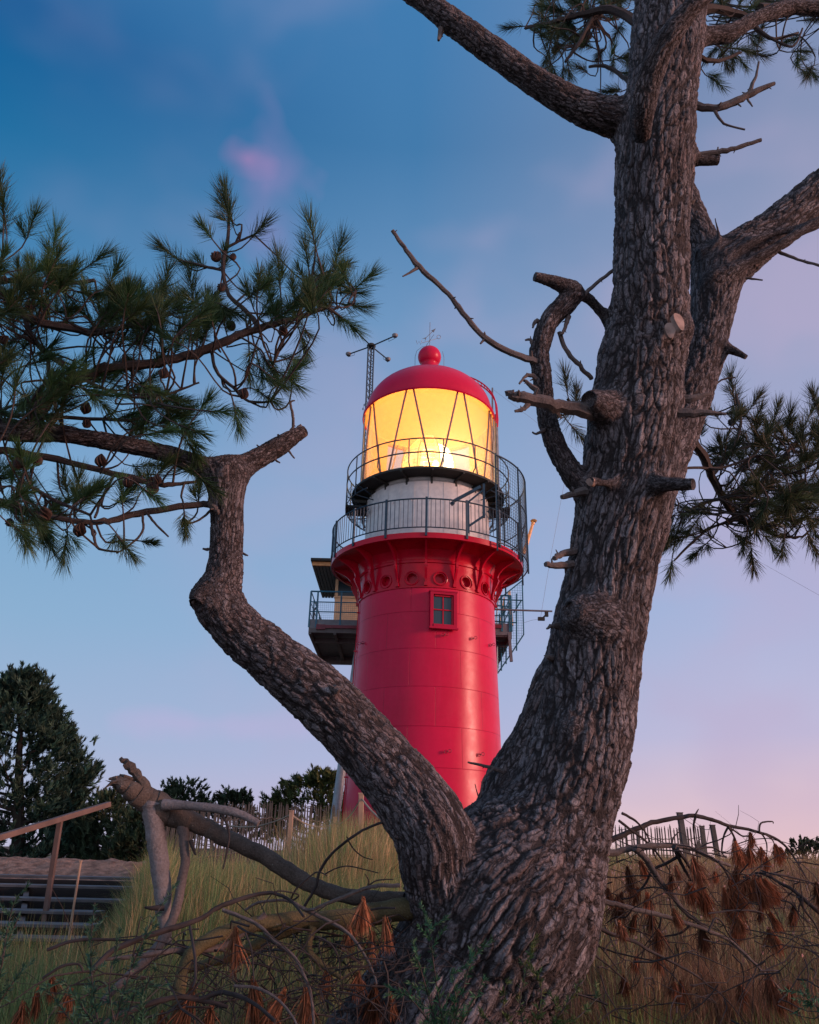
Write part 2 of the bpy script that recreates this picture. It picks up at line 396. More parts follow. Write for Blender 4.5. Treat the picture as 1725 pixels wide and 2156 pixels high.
# cable conduit up the left flank
cm = MB(); th = -76
cm.tube([lp(Rt(z)+.03, th, z) for z in np.linspace(1, zTop, 12)], .018, 6)
for z in np.linspace(2, zTop-.4, 6): cm.box(lp(Rt(z)+.03, th, z), (.05, .03, .02))
cm.build('conduit', M_red2, LH, True)
# railing of the lower gallery
zR0, zR1 = zDeck+.16, 11.40
RR = 3.30
for k in range(NB):
    a = A0 + 22.5*k
    m = MB(); m.bar(lp(RR, a, zDeck-.12), lp(RR, a, zR1+.06), .07, .05, up=lp(1, a, 0)-np.array(C0)); m.build('railing_post', M_blue, LH)
m = MB(); m.ring(C0, RR, .024, zR1, n=128); m.ring(C0, RR, .020, zR0, n=128)
for k in range(NB*9):
    if k % 9: a = A0 + 2.5*k; m.tube([lp(RR, a, zR0), lp(RR, a, zR1)], .0105, 4)
m.build('railing', M_blue, LH)
# white drum
zUG = 12.80; RG = 2.72
MB().lathe([(2.16, zDeck-.05), (2.16, zUG-.25), (2.02, zUG-.12), (2.02, zUG)], 128, C0).build('drum', M_white, LH, True)
for k in range(20):
    m = MB(); a = 18*k+3; m.ring(C0, 2.165, .012, 0, n=4) if False else m.lathe([(2.165, -.05), (2.175, -.05), (2.175, .05), (2.165, .05)], 2, (LX, LY, 11.95), a-1.4, a+1.4)
    m.tube([lp(2.16, a, 11.88), lp(2.24, a, 11.86), lp(2.24, a, 11.80)], .012, 5); m.build('vent_hood', M_white, LH)
m = MB()
for k in range(28): m.tube([lp(2.172, 360/28*k, zDeck), lp(2.172, 360/28*k, zUG-.25)], .006, 4)
m.build('plate_joint', M_white, LH)
# upper gallery of open grating
m = MB()
m.lathe([(2.10, zUG-.05), (RG, zUG-.05), (RG, zUG+.03), (2.10, zUG+.03)], 96, C0, close=True); m.build('upper_gallery', M_dark, LH)
for k in range(16):
    a = 22.5*k + 2
    m = MB(); m.bar(lp(2.0, a, zUG-.11), lp(RG, a, zUG-.08), .06, .06); m.bar(lp(2.1, a, zUG-.42), lp(2.14, a, zUG-.06), .07, .10)
    m.build('gallery_bracket', M_dark, LH)
RU = 2.90; zU0, zU1, zU2 = 12.30, 13.25, 13.76
m = MB()
for z in (zU1, zU2): m.ring(C0, RU, .024, z, n=96)
m.ring(C0, RU, .018, zU0, a0=-125, a1=-45, n=24); m.ring(C0, RU, .018, zU0, a0=45, a1=125, n=24)
for k in range(16):
    a = 22.5*k - 14
    low = zU0 if abs(math.sin(math.radians(a))) > .72 else zUG
    m.tube([lp(RU if low < zUG else RG+.05, a, low), lp(RU, a, zUG+.12), lp(RU, a, zU2)], .022, 5)
    if low < zUG: m.tube([lp(RU, a, zUG-.1), lp(2.3, a, zUG-.35)], .02, 5); m.tube([lp(RU, a, zU0), lp(2.2, a, zU0-.02)], .02, 5)
m.build('upper_railing', M_blue, LH, True)
def basket(a0, a1, name='grating_basket'):
    m = MB()
    for a in np.arange(a0, a1+.1, 3.2):
        m.tube([lp(RU, a, zU0), lp(2.5, a, zU0-.30), lp(2.25, a, zU0-.32)], .008, 4)
        m.tube([lp(RU, a, zU0), lp(RU, a, zUG-.05)], .005, 4)
    for r, z in ((RU-.1, zU0-.07), (2.7, zU0-.18), (2.55, zU0-.27), (2.35, zU0-.32), (RU, zU0+.15), (RU, zU0+.3), (RU, zU0+.45)): m.ring(C0, r, .007, z, a0, a1, 20, 4)
    m.ring(C0, 2.3, .03, zU0-.34, a0, a1, 20, 4); m.build(name, M_blue, LH)
basket(-118, -62); basket(62, 118)
# small landings at each flank
for a in (-86, 84):
    m = MB(); t0 = lp(1, a, 0)-np.array(C0); t1 = lp(1, a+90, 0)-np.array(C0)
    m.box(lp(2.55, a, zU0-.03), (.36, .42, .03), [t0, t1, (0, 0, 1)])
    m.box(lp(2.40, a, zUG-.30), (.22, .32, .05), [t0, t1, (0, 0, 1)])
    m.build('landing', M_dark, LH)
# davit arms on the right of the drum
m = MB(); q = lambda x, y, R=3.05: P(x, y, LY-R)
m.bar(q(956, 1055), q(1012, 1025), .09, .09); m.bar(q(984, 1110), q(1018, 1087), .06, .06)
m.bar(q(1019, 1019), q(1019, 1090), .07, .07); m.bar(q(985, 1056), q(986, 1122), .09, .09)
m.bar(q(985, 1058), q(1020, 1030), .05, .05)
m.bar(q(956, 1058), q(950, 1062), .10, .10)
m.build('davit', M_blue, LH)
# ---- lantern room
zG0, zG1 = zUG+.03, zt(872)-.22
RGl = 2.30
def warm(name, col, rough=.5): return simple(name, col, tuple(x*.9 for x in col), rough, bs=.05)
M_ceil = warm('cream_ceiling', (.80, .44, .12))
M_gfloor = warm('lantern_floor', (.45, .32, .2))
gl, t, b = material('lantern_glass'); t.nodes.remove(b)
o_ = t.nodes['Material Output']
tr = t.nodes.new('ShaderNodeBsdfTransparent'); tr.inputs[0].default_value = (.97, .95, .92, 1)
ts = t.nodes.new('ShaderNodeBsdfTranslucent'); ts.inputs[0].default_value = (.95, .80, .68, 1)
gs = t.nodes.new('ShaderNodeBsdfGlossy'); gs.inputs['Roughness'].default_value = .06
mx = t.nodes.new('ShaderNodeMixShader'); mx.inputs[0].default_value = .20
t.links.new(tr.outputs[0], mx.inputs[1]); t.links.new(ts.outputs[0], mx.inputs[2])
fz = t.nodes.new('ShaderNodeFresnel'); fz.inputs[0].default_value = 1.35
m2 = t.nodes.new('ShaderNodeMixShader'); t.links.new(fz.outputs[0], m2.inputs[0]); t.links.new(mx.outputs[0], m2.inputs[1]); t.links.new(gs.outputs[0], m2.inputs[2])
t.links.new(m2.outputs[0], o_.inputs[0])
MB().lathe([(RGl, zG0), (RGl, zG1)], 96, C0).build('lantern_glass', gl, LH, True)
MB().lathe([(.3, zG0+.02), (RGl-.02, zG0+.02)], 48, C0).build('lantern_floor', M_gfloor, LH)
for k in range(8):
    for (ab, at) in ((4.5+45*k+3.6, 27+45*k-2.6), (4.5+45*k-3.6, 27+45*(k-1)+2.6)):
        m = MB(); n = 8
        m.tube([lp(RGl+.03, ab+(at-ab)*i/n, zG0+(zG1-zG0)*i/n) for i in range(n+1)], .036, 6); m.build('glazing_bar', M_brass, LH, True)
m = MB(); m.lathe([(RGl-.02, zG0), (RGl+.05, zG0), (RGl+.05, zG0+.09), (RGl-.02, zG0+.09)], 96, C0, close=True); m.build('sill_ring', M_dark, LH, True)
# dome
zB = zt(752)                                            # centre of the ball
zD0 = zG1 - .02; zD1 = zt(790)-.17
dp_ = [(2.42, zD0-.10), (2.46, zD0-.10), (2.46, zD0+.0), (2.36, zD0+.03), (2.36, zD0+.10)]
for i in range(1, 21):
    a = math.pi/2*i/20*.93; dp_.append((2.36*math.cos(a)**.92, zD0+.10+(zD1-zD0-.1)*math.sin(a)/math.sin(math.pi/2*.93)))
dome = MB().lathe(dp_, 96, C0).build('dome', M_dome, LH, True)
MB().lathe([(2.40, zD0-.12), (2.44, zD0-.16), (2.47, zD0-.12), (2.44, zD0-.08)], 96, C0, close=True).build('dome_gutter', M_dome, LH, True)
ic = [(2.42, zD0-.10), (2.30, zD0-.04)] + [(2.26*math.cos(math.pi/2*i/16), zD0+.0+1.35*math.sin(math.pi/2*i/16)) for i in range(17)]
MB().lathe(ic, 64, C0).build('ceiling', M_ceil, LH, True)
RB = .45
bp = [(.30, zD1-.22), (.34, zD1-.1), (.30, zB-.40)] + [(RB*math.sin(a), zB-RB*math.cos(a)) for a in np.linspace(.75, math.pi, 20)]
MB().lathe(bp, 48, C0).build('ventilator_ball', M_dome, LH, True)
MB().tube([(LX-.55, LY, zD1-.1), (LX-.56, LY, zB+.0), (LX-.50, LY, zB+.28), (LX-.3, LY, zB+.47), (LX, LY, zB+.52)], .008, 4).tube([(LX+.55, LY, zD1-.1), (LX+.56, LY, zB+.0), (LX+.50, LY, zB+.28)], .008, 4).build('lightning_wire', M_lead, LH)
# weather vane with the letters W and O on its east-west arm
vb = P(904, 717, LY); zv = vb[2]
vane = MB(); top = P(903, 694, LY); vane.tube([(LX, LY, zB+RB-.02), (LX, LY, top[2]+.35)], .012, 5)
eW, eO = P(889, 722, LY-.4), P(921, 712.5, LY+.4)
vane.tube([eW, eO], .010, 5)
vane.tube([(LX-.15, LY+.4, zv+.0), (LX+.15, LY-.4, zv+.0)], .008, 5)
vo = vane.build('weather_vane', M_grey, LH)
def wl(pts, c, name):
    m = MB(); m.tube([np.asarray(c) + np.array([x, 0, z]) for x, z in pts], .010, 4); m.build(name, M_grey, vo)
wl([(-.11, .09), (-.06, -.09), (0, .05), (.06, -.09), (.11, .09)], eW + np.array([-.12, 0, .02]), 'letter')
wl([(.075*math.cos(t), .09*math.sin(t)) for t in np.linspace(0, 2*math.pi, 13)], eO + np.array([.06, 0, .07]), 'letter')
m = MB(); a_, b_ = P(895, 713, LY), P(914, 695, LY)
m.tube([a_, b_], .011, 5); d_ = nrm(b_-a_); n_ = nrm(np.cross(d_, (0, 1, 0)))
m.poly([b_+d_*.12, b_-d_*.10+n_*.07, b_-d_*.10-n_*.07]); m.poly([a_, a_-d_*.1+n_*.09, a_+d_*.10]); m.poly([a_, a_-d_*.1-n_*.09, a_+d_*.10]); m.build('arrow', M_grey, vo)
# curved ladder over the dome
m = MB()
for da in (-3.2, 3.2):
    pts = []
    for i in range(16):
        a = math.radians(62 - 62*i/15); pts.append(lp(2.50*math.cos(a)+.06, 74+da/max(.35, math.cos(a)), zD0+.1+(zD1-zD0-.02)*math.sin(a)+.05))
    pts += [lp(2.58, 74+da, zD0-.25), lp(2.56, 74+da, zD0-.55)]
    m.tube(pts, .028, 5)
for i in range(15):
    a = math.radians(60 - 60*i/14); r = 2.50*math.cos(a)+.06; z = zD0+.1+(zD1-zD0-.02)*math.sin(a)+.05
    m.tube([lp(r, 74-3.2/max(.35, math.cos(a)), z), lp(r, 74+3.2/max(.35, math.cos(a)), z)], .014, 4)
m.build('dome_ladder', M_dome, LH)
for a in (-80, 80, 95): MB().tube([lp(2.40, a, zG1-.1), lp(2.42, a, zG0)], .035, 6).build('rod', M_grey, LH, True)
MB().tube([lp(2.5, 84, zUG-1.7), lp(2.5, 84, zG1+.1)], .07, 8).build('downpipe', M_grey, LH, True)
m = MB(); m.bar(P(1037, 817, LY), P(1037, 865, LY), .06, .06); m.tube([P(1040, 870, LY-.2), P(1046, 905, LY-.2), P(1047, 1010, LY-.2)], .008, 4)
m.build('aerial', M_lead, LH)
# chain of small lamps along the left of the dome
m = MB()
cp = [np.array([LX-(2.36*math.cos(a)**.92+.13), LY, zD0+.2+(zD1-zD0-.1)*math.sin(a)]) for a in np.linspace(.12, .95, 9)]
m.tube(cp, .006, 4)
for c in cp: m.box(c, (.02, .02, .035))
m.build('wire_stay', M_lead, LH)
# ---- the optic
em, t, b = material('lamp_glow'); b.inputs['Emission Color'].default_value = (1, .62, .22, 1); b.inputs['Emission Strength'].default_value = 14; b.inputs['Base Color'].default_value = (1, .8, .5, 1)
def lens_mat(name, strength, tfac, col=(1, .60, .14, 1)):
    m, t, b = material(name); o = t.nodes['Material Output']; t.nodes.remove(b)
    tr = t.nodes.new('ShaderNodeBsdfTransparent'); tr.inputs[0].default_value = (1, .86, .62, 1)
    g = t.nodes.new('ShaderNodeBsdfGlossy'); g.inputs['Roughness'].default_value = .12; g.inputs[0].default_value = (1, .9, .7, 1)
    mx = t.nodes.new('ShaderNodeMixShader'); mx.inputs[0].default_value = tfac; t.links.new(tr.outputs[0], mx.inputs[1]); t.links.new(g.outputs[0], mx.inputs[2])
    e = t.nodes.new('ShaderNodeEmission'); e.inputs[0].default_value = col
    tex = t.nodes.new('ShaderNodeNewGeometry'); sx = t.nodes.new('ShaderNodeSeparateXYZ'); t.links.new(tex.outputs['Position'], sx.inputs[0])
    n0 = noise(t, 2.6, 3, tex.outputs['Position'], .6, .8); an = mth(t, 'ARCTAN2', mth(t, 'SUBTRACT', sx.outputs[0], LX), mth(t, 'SUBTRACT', LY, sx.outputs[1]))
    rings = mth(t, 'MULTIPLY', mth(t, 'SINE', mth(t, 'MULTIPLY', sx.outputs[2], 42)), .06); ribs = mth(t, 'MULTIPLY', mth(t, 'SINE', mth(t, 'MULTIPLY', an, 24)), .07)
    nn = mth(t, 'ADD', n0, mth(t, 'ADD', rings, ribs))
    rr = ramp(t, [(.42, (0.15, 0.15, 0.15, 1)), (.60, (1, 1, 1, 1))], nn); t.links.new(mth(t, 'MULTIPLY', rr.outputs[0], strength), e.inputs[1])
    ad = t.nodes.new('ShaderNodeAddShader'); t.links.new(mx.outputs[0], ad.inputs[0]); t.links.new(e.outputs[0], ad.inputs[1]); t.links.new(ad.outputs[0], o.inputs[0])
    return m
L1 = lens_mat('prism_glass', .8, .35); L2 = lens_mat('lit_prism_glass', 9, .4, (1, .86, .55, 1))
zL0 = zG0+.05; HL = 2.25
def lens_prof():
    pr = []
    n = 13
    for i in range(n+1):
        t_ = i/n; r = 1.02*(1-.10*t_) if t_ < .45 else 1.02*(1-.045)*math.cos((t_-.45)/.55*1.28)**.8
        z = zL0 + .10 + HL*t_
        pr += [(r+.03, z), (r-.03, z+.05)]
    return pr
LP = lens_prof()
for k in range(8):
    a = 45*k
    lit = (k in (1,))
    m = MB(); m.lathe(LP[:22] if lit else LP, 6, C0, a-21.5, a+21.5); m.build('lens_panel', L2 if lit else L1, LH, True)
    f = MB(); f.tube([lp(r+.02, a+22.5, z) for r, z in LP[::2]], .024, 5); f.build('lens_frame', simple('brass', (.55, .33, .12), None, .35, .5, bs=0), LH)
m = MB(); m.lathe([(0, zL0+.35), (.13, zL0+.40), (.17, zL0+.75), (.13, zL0+1.1), (0, zL0+1.15)], 20, C0); m.build('lamp', em, LH, True)
m = MB(); m.lathe([(.34, zG0+.02), (.30, zL0+.36), (.1, zL0+.36)], 20, C0); m.build('lamp_stand', M_ceil, LH, True)
for (r, th, zz, e, rad) in ((.0, 0, zL0+2.3, 160, .35), (1.45, 20, zL0+.65, 130, .25), (1.45, 200, zL0+.65, 90, .25)):
    pl = bpy.data.lights.new('lantern_light', 'POINT'); pl.energy = e; pl.color = (1, .65, .30); pl.shadow_soft_size = rad
    po = bpy.data.objects.new('lantern_light', pl); COL.objects.link(po); po.location = tuple(lp(r, th, zz))
# ---- mesh screen round the right of the lower gallery
m = MB(); Rc = 3.44; c0_, c1_ = 38, 122
zc0, zc1 = zDeck-.35, 13.3
for a in np.arange(c0_, c1_+.1, 2.2): m.tube([lp(Rc, a, zc0+.3), lp(Rc, a, zc1)], .0055, 4, False)
for z in np.arange(zc0+.3, zc1, .115): m.ring(C0, Rc, .0055, z, c0_, c1_, 24, 4)
for a in (c0_, 60, 80, 101, c1_): m.bar(lp(Rc+.02, a, zc0), lp(Rc+.02, a, zc1+.05), .05, .05)
m.ring(C0, Rc+.02, .03, zc1, c0_, c1_, 24, 5); m.ring(C0, Rc+.02, .022, zc0+.3, c0_, c1_, 24, 5); m.ring(C0, Rc+.02, .02, 12.0, c0_, c1_, 24, 5)
m.tube([lp(Rc, 62, 10.6), lp(Rc, 80, 11.9)], .02, 5); m.tube([lp(Rc, 62, 11.2), lp(Rc, 101, 12.4)], .02, 5)
m.build('mesh_screen', M_blue, LH)

# ------------------------------------------------------------------ lattice mast with four arms
MA = empty('lattice_mast', (P(770, 1060, 27.5)[0], 27.5, 10.2), 'slim dark lattice mast with four sensor arms left of the red dome', 'mast')
mt = P(782, 729, 27.5); mb_ = P(768, 1075, 27.5); mb_[1] = 27.5
m = MB(); s_ = .135
cs = [np.array([s_*math.cos(a), s_*math.sin(a), 0]) for a in (math.radians(90), math.radians(210), math.radians(330))]
for c in cs: m.tube([mb_+c, mt+c], .032, 5)
n = 26
for i in range(n):
    for j in range(3):
        a_ = mb_+(mt-mb_)*i/n + cs[j]; b_ = mb_+(mt-mb_)*(i+1)/n + cs[(j+1) % 3]; m.tube([a_, b_], .014, 4, False)
m.build('lattice', M_blue, MA)
MB().lathe([(0, -.05), (.17, -.05), (.19, .02), (.14, .08), (0, .08)], 14, tuple(mt)).build('head', M_dark, MA, True)
for (x, y) in ((747, 694), (832, 707), (734, 746), (817, 757)):
    e = Pz(x, y, mt[2]); e = mt + (e-mt)*min(1, 1.9/np.linalg.norm((e-mt)))if np.linalg.norm(e-mt) > 2.6 else e
    m = MB(); m.tube([mt, e], .028, 6); d_ = nrm(e-mt); s0 = e - d_*.32
    m.tube([s0, s0+np.array([0, 0, -.14]), e+np.array([0, 0, -.13]), e], .010, 4, False)
    ar = m.build('arm', M_blue, MA)
    MB().lathe([(0, -.06), (.08, -.06), (.12, 0), (.12, .05), (.05, .10), (0, .10)], 12, tuple(e)).build('sensor', M_lead, ar, True)

# ------------------------------------------------------------------ lookout cabin on its platform behind the tower
CB = empty('lookout_cabin', (-2.5, 31, 7.4), 'cream lookout cabin with orange-edged flat roof on a grey railed platform behind the red tower', 'cabin')
Yf = 28.6
def plate(name, xs, z0, z1, y0, y1, mat, par=CB, bevel=0):
    return MB().box(((xs[0]+xs[1])/2, (y0+y1)/2, (z0+z1)/2), ((xs[1]-xs[0])/2, (y1-y0)/2, (z1-z0)/2)).build(name, mat, par, bevel=bevel)
xl = P(651, 1310, Yf)[0]; xr = P(1078, 1335, Yf)[0]
zp1 = P(680, 1304, Yf)[2]; zp0 = P(680, 1324, Yf)[2]
plat = plate('platform', (xl, xr), zp0+.02, zp1, Yf, Yf+4.6, M_lead)
m = MB()
for x in np.linspace(xl+.05, xr-.05, 9): m.box((x, Yf+2.3, zp0-.10), (.05, 2.28, .10))
m.box(((xl+xr)/2, Yf+.05, zp0-.06), ((xr-xl)/2, .05, .08)); m.box(((xl+xr)/2, Yf+4.5, zp0-.16), ((xr-xl)/2, .09, .16)); m.box(((xl+xr)/2, Yf+1.2, zp0-.14), ((xr-xl)/2-.1, .05, .10))
m.build('floor_beam', simple('beam_grey', (.12, .12, .12), None, .6, bs=.1), plat)
a_, b_ = P(669, 1319, Yf-.04), P(772, 1321, Yf-.04)
MB().box((a_+b_)/2, (np.linalg.norm(b_-a_)/2, .04, .055)).box(a_+np.array([.12, 0, -.02]), (.17, .05, .09)).build('maroon_rail', M_maroon, plat)
a_, b_ = P(1035, 1318, Yf-.04), P(1056, 1320, Yf-.04); MB().box((a_+b_)/2, (np.linalg.norm(b_-a_)/2, .04, .06)).build('maroon_rail', M_maroon, plat)
# platform rail
zr = P(680, 1245.5, Yf)[2]; rl = MB()
for f in (1.0, .62, .27): z = zp1+(zr-zp1)*f; rl.tube([(xl, Yf+4.4, z), (xl, Yf, z), (xr, Yf, z)], .032 if f == 1 else .022, 6); rl.tube([(xr, Yf, z), (xr, Yf+4.4, z)], .02, 5)
for x in (xl, P(668, 1280, Yf)[0], P(718, 1280, Yf)[0], P(760, 1280, Yf)[0], P(1056, 1280, Yf)[0], P(1072, 1280, Yf)[0], xr): rl.bar((x, Yf, zp0+.05), (x, Yf, zr), .06, .05, up=(0, 1, 0))
for y in (1.1, 2.2, 3.3, 4.4): rl.bar((xl, Yf+y, zp0), (xl, Yf+y, zr), .05, .05, up=(0, 1, 0))
rl.build('railing', M_blue2, plat)
ms = MB()
for x in np.arange(xl, xl+2.2, .075): ms.tube([(x, Yf+.03, zp1), (x, Yf+.03, zp1+(zr-zp1)*.62)], .0035, 3, False)
for z in np.arange(zp1, zp1+(zr-zp1)*.62, .075): ms.tube([(xl, Yf+.03, z), (xl+2.2, Yf+.03, z)], .0035, 3, False)
ms.build('wire_mesh', M_blue2, plat)
# cabin body
xc0 = P(704, 1280, 30.4)[0]; Yc = 30.4
zc_t = P(680, 1192, 28.9)[2]
plate('wall', (xc0, 1.5), zp1, P(720, 1259, Yc)[2], Yc, 33, M_cream)
plate('sill', (xc0-.03, 1.5), P(720, 1259, Yc)[2], P(720, 1257, Yc)[2]+.03, Yc-.05, 33, M_cream)
zs, ze = P(720, 1257, Yc)[2]+.03, zc_t
wd = plate('window', (xc0+.10, 1.4), zs+.002, ze-.01, Yc+.06, 32.9, gm)
m = MB()
for x in (xc0+.05, P(754, 1240, Yc)[0], P(770, 1240, Yc)[0]): m.box((x, Yc+.03, (zs+ze)/2), (.055, .05, (ze-zs)/2-.01))
m.build('frame', M_cream, wd)
xrf = P(655, 1190, 28.9)[0]
rf = plate('roof', (xrf, 2.0), zc_t+.16, zc_t+.26, 28.7, 33.4, M_dark)
plate('fascia', (xrf+.05, 1.9), zc_t+.01, zc_t+.155, 28.85, 28.93, simple('orange_fascia', (.85, .42, .16), None, .6, bs=0), rf)
m = MB()
for x in np.arange(xrf+.08, 0, .13): m.box((x, 31.1, zc_t+.09), (.05, 2.15, .03))
m.box(((xrf+1.9)/2+.03, 31.1, zc_t+.135), ((1.9-xrf)/2-.06, 2.15, .015)); m.build('soffit', simple('soffit_grey', (.13, .16, .17), None, .6, bs=.05), rf)
MB().tube([P(668, 1268, 28.9), P(668, 1278, 28.9), P(661, 1285, 28.9), P(660, 1303, 28.9)], .045, 8).build('drainpipe', M_lead, CB, True)
# legs
m = MB(); m.tube([P(756, 1360, 30.5), P(728, 1560, 29.8), P(696, 1790, 29.0)], .165, 16); m.build('leg', simple('leg_grey', (.33, .40, .44), None, .4, bs=.05), CB, True)
m = MB(); m.tube([P(766, 1400, 32.5), P(712, 1790, 31)], .09, 12); m.build('leg', simple('leg_white', (.55, .5, .46), None, .4, bs=.05), CB, True)
# things at the right end of the platform
m = MB(); m.bar(P(1072, 1333, Yf), P(1077, 1393, Yf), .12, .10); m.bar(P(1044, 1335, Yf), P(1074, 1335, Yf), .10, .10); m.build('strut', M_lead, CB)
Yg = 28.2
def screen(corners, Yp, name, step=.10):
    """woven wire between the corner rows given as left edge and right edge polylines in a plane Y=Yp"""
    m = MB(); q = [P(x, y, Yp) for x, y in corners]; n = len(q)
    for i in range(n): m.tube([q[i], q[(i+1) % n]], .026, 5)
    xs = [p[0] for p in q]; zs_ = [p[2] for p in q]
    def cross(axis, v):
        r = []
        for i in range(n):
            a, b = q[i], q[(i+1) % n]; o = 2 if axis == 0 else 0
            if (a[axis]-v)*(b[axis]-v) < 0: t = (v-a[axis])/(b[axis]-a[axis]); r.append(a[o]+t*(b[o]-a[o]))
        return sorted(r)
    for x in np.arange(min(xs)+.05, max(xs), step):
        c = cross(0, x)
        if len(c) >= 2: m.tube([(x, Yp, c[0]), (x, Yp, c[-1])], .005, 3, False)
    for z in np.arange(min(zs_)+.05, max(zs_), step):
        c = cross(2, z)
        if len(c) >= 2: m.tube([(c[0], Yp, z), (c[-1], Yp, z)], .005, 3, False)
    return m
screen([(1050, 1262), (1100, 1222), (1103, 1336), (1082, 1368), (1048, 1418), (1045, 1300)], 29.6, '').build('stair_screen', M_blue2, CB)
m = MB()
for a_, b_ in (((1046, 1262), (1100, 1264)), ((1042, 1308), (1088, 1311)), ((1052, 1292), (1052, 1335)), ((1062, 1262), (1062, 1335)), ((1088, 1250), (1088, 1370)), ((1082, 1290), (1098, 1264)), ((1055, 1300), (1075, 1270)), ((1066, 1365), (1066, 1398)), ((1056, 1375), (1056, 1412)), ((1048, 1275), (1058, 1276)), ((1058, 1276), (1060, 1290))):
    m.tube([P(*a_, 29.0), P(*b_, 29.0)], .028, 5)
m.build('stair_rail', M_blue2, CB)
m = MB(); m.bar(P(1072, 1245, 31), P(1078, 1318, 31), .16, .1); m.bar(P(1056, 1300, 31), P(1050, 1330, 31), .10, .1); m.bar(P(1062, 1258, 31), P(1054, 1315, 31), .06, .06); m.build('stair_stringer', M_cream, CB)
# boom and aerial wires
BM = empty('boom', P(1100, 1285, 27.6), 'thin horizontal steel boom with a hanging pulley at the right of the tower', 'boom')
m = MB(); m.tube([P(1040, 1283, 27.6), P(1163, 1287, 27.6)], .035, 8); m.build('spar', M_grey, BM, True)
m = MB(); m.tube([P(1154, 1288, 27.6), P(1150, 1294, 27.6), P(1142, 1302, 27.6)], .03, 6); m.box(P(1151, 1293, 27.6), (.06, .05, .09)); m.box(P(1140, 1303, 27.6), (.12, .05, .06)); m.build('pulley', M_dark, BM, True)
def wire(pts, label, r=.0045, Y=27.6, name='aerial_wire'):
    o = MB().tube([P(x, y, Y if len(p) == 0 else p[0]) for x, y, *p in pts], r, 4, False).build(name, M_lead); return tag(o, label, 'wire')
wire([(1138, 1303), (1160, 1170), (1186, 1030), (1200, 960)], 'thin wire rising from the boom pulley towards the pine trunk')
wire([(1139, 1303), (1120, 1306), (1100, 1312)], 'short slack wire from the boom pulley to the platform screen')
wire([(1040, 821), (1100, 866), (1150, 905), (1240, 965), (1500, 1127), (1730, 1256)], 'long thin wire sloping down right across the sky from the lantern')
# pole with a brass cap
FP = empty('flagpole', P(1105, 1160, 29.5), 'orange varnished pole with a round cap leaning out right of the gallery screen', 'flagpole')
m = MB(); m.tube([P(1102, 1166, 29.5), P(1108, 1150, 29.5), P(1123, 1100, 29.5)], [.085, .08, .055], 10); m.tube([P(1122, 1104, 29.5), P(1123, 1100, 29.5)], .075, 10); m.build('pole', M_yel, FP, True)
cq = P(1124, 1096.5, 29.5); MB().lathe([(0, .06), (.09, .05), (.14, 0), (.10, -.06), (.04, -.08)], 14, tuple(cq)).build('cap', simple('pole_cap', (.45, .28, .10), None, .4, bs=0), FP, True)

# ------------------------------------------------------------------ numpy noise for bark and ground
def _h(ix, iy, iz, k=0):
    h = (ix.astype(np.uint32)*np.uint32(374761393)) ^ (iy.astype(np.uint32)*np.uint32(668265263)) ^ (iz.astype(np.uint32)*np.uint32(2147483647)) ^ np.uint32((k*2654435761) & 0xffffffff)
    h = (h ^ (h >> np.uint32(13)))*np.uint32(1274126177); h = (h ^ (h >> np.uint32(15)))*np.uint32(2246822519)
    return ((h ^ (h >> np.uint32(16))) & np.uint32(0xffffff)).astype(np.float32)/16777215.0
def vnoise(q, k=0):
    i = np.floor(q).astype(np.int64); f = (q-i).astype(np.float32); f = f*f*(3-2*f); r = 0
    for a in (0, 1):
        for b in (0, 1):
            for c in (0, 1):
                w = (f[:, 0] if a else 1-f[:, 0])*(f[:, 1] if b else 1-f[:, 1])*(f[:, 2] if c else 1-f[:, 2])
                r = r + w*_h(i[:, 0]+a, i[:, 1]+b, i[:, 2]+c, k)
    return r
def fbm(q, o=4, k=0):
    r = 0; a = .5; s = 0
    for j in range(o): r = r + a*vnoise(q*2**j + 17.3*j, k+j); s += a; a *= .55
    return r/s
def voro(q, k=0):
    """distance to the border between the two nearest cells and the nearest cell's random"""
    i = np.floor(q).astype(np.int64); f1 = np.full(len(q), 9., np.float32); f2 = f1.copy(); idr = np.zeros(len(q), np.float32)
    for a in (-1, 0, 1):
        for b in (-1, 0, 1):
            for c in (-1, 0, 1):
                x, y, z = i[:, 0]+a, i[:, 1]+b, i[:, 2]+c
                d = np.sqrt((x+.1+.8*_h(x, y, z, k)-q[:, 0])**2 + (y+.1+.8*_h(x, y, z, k+1)-q[:, 1])**2 + (z+.1+.8*_h(x, y, z, k+2)-q[:, 2])**2).astype(np.float32)
                n1 = d < f1; f2 = np.where(n1, f1, np.minimum(f2, d)); idr = np.where(n1, _h(x, y, z, k+3), idr); f1 = np.where(n1, d, f1)
    return f2-f1, idr
def sstep(a, b, x):
    t = np.clip((x-a)/(b-a), 0, 1)
    return t*t*(3-2*t)

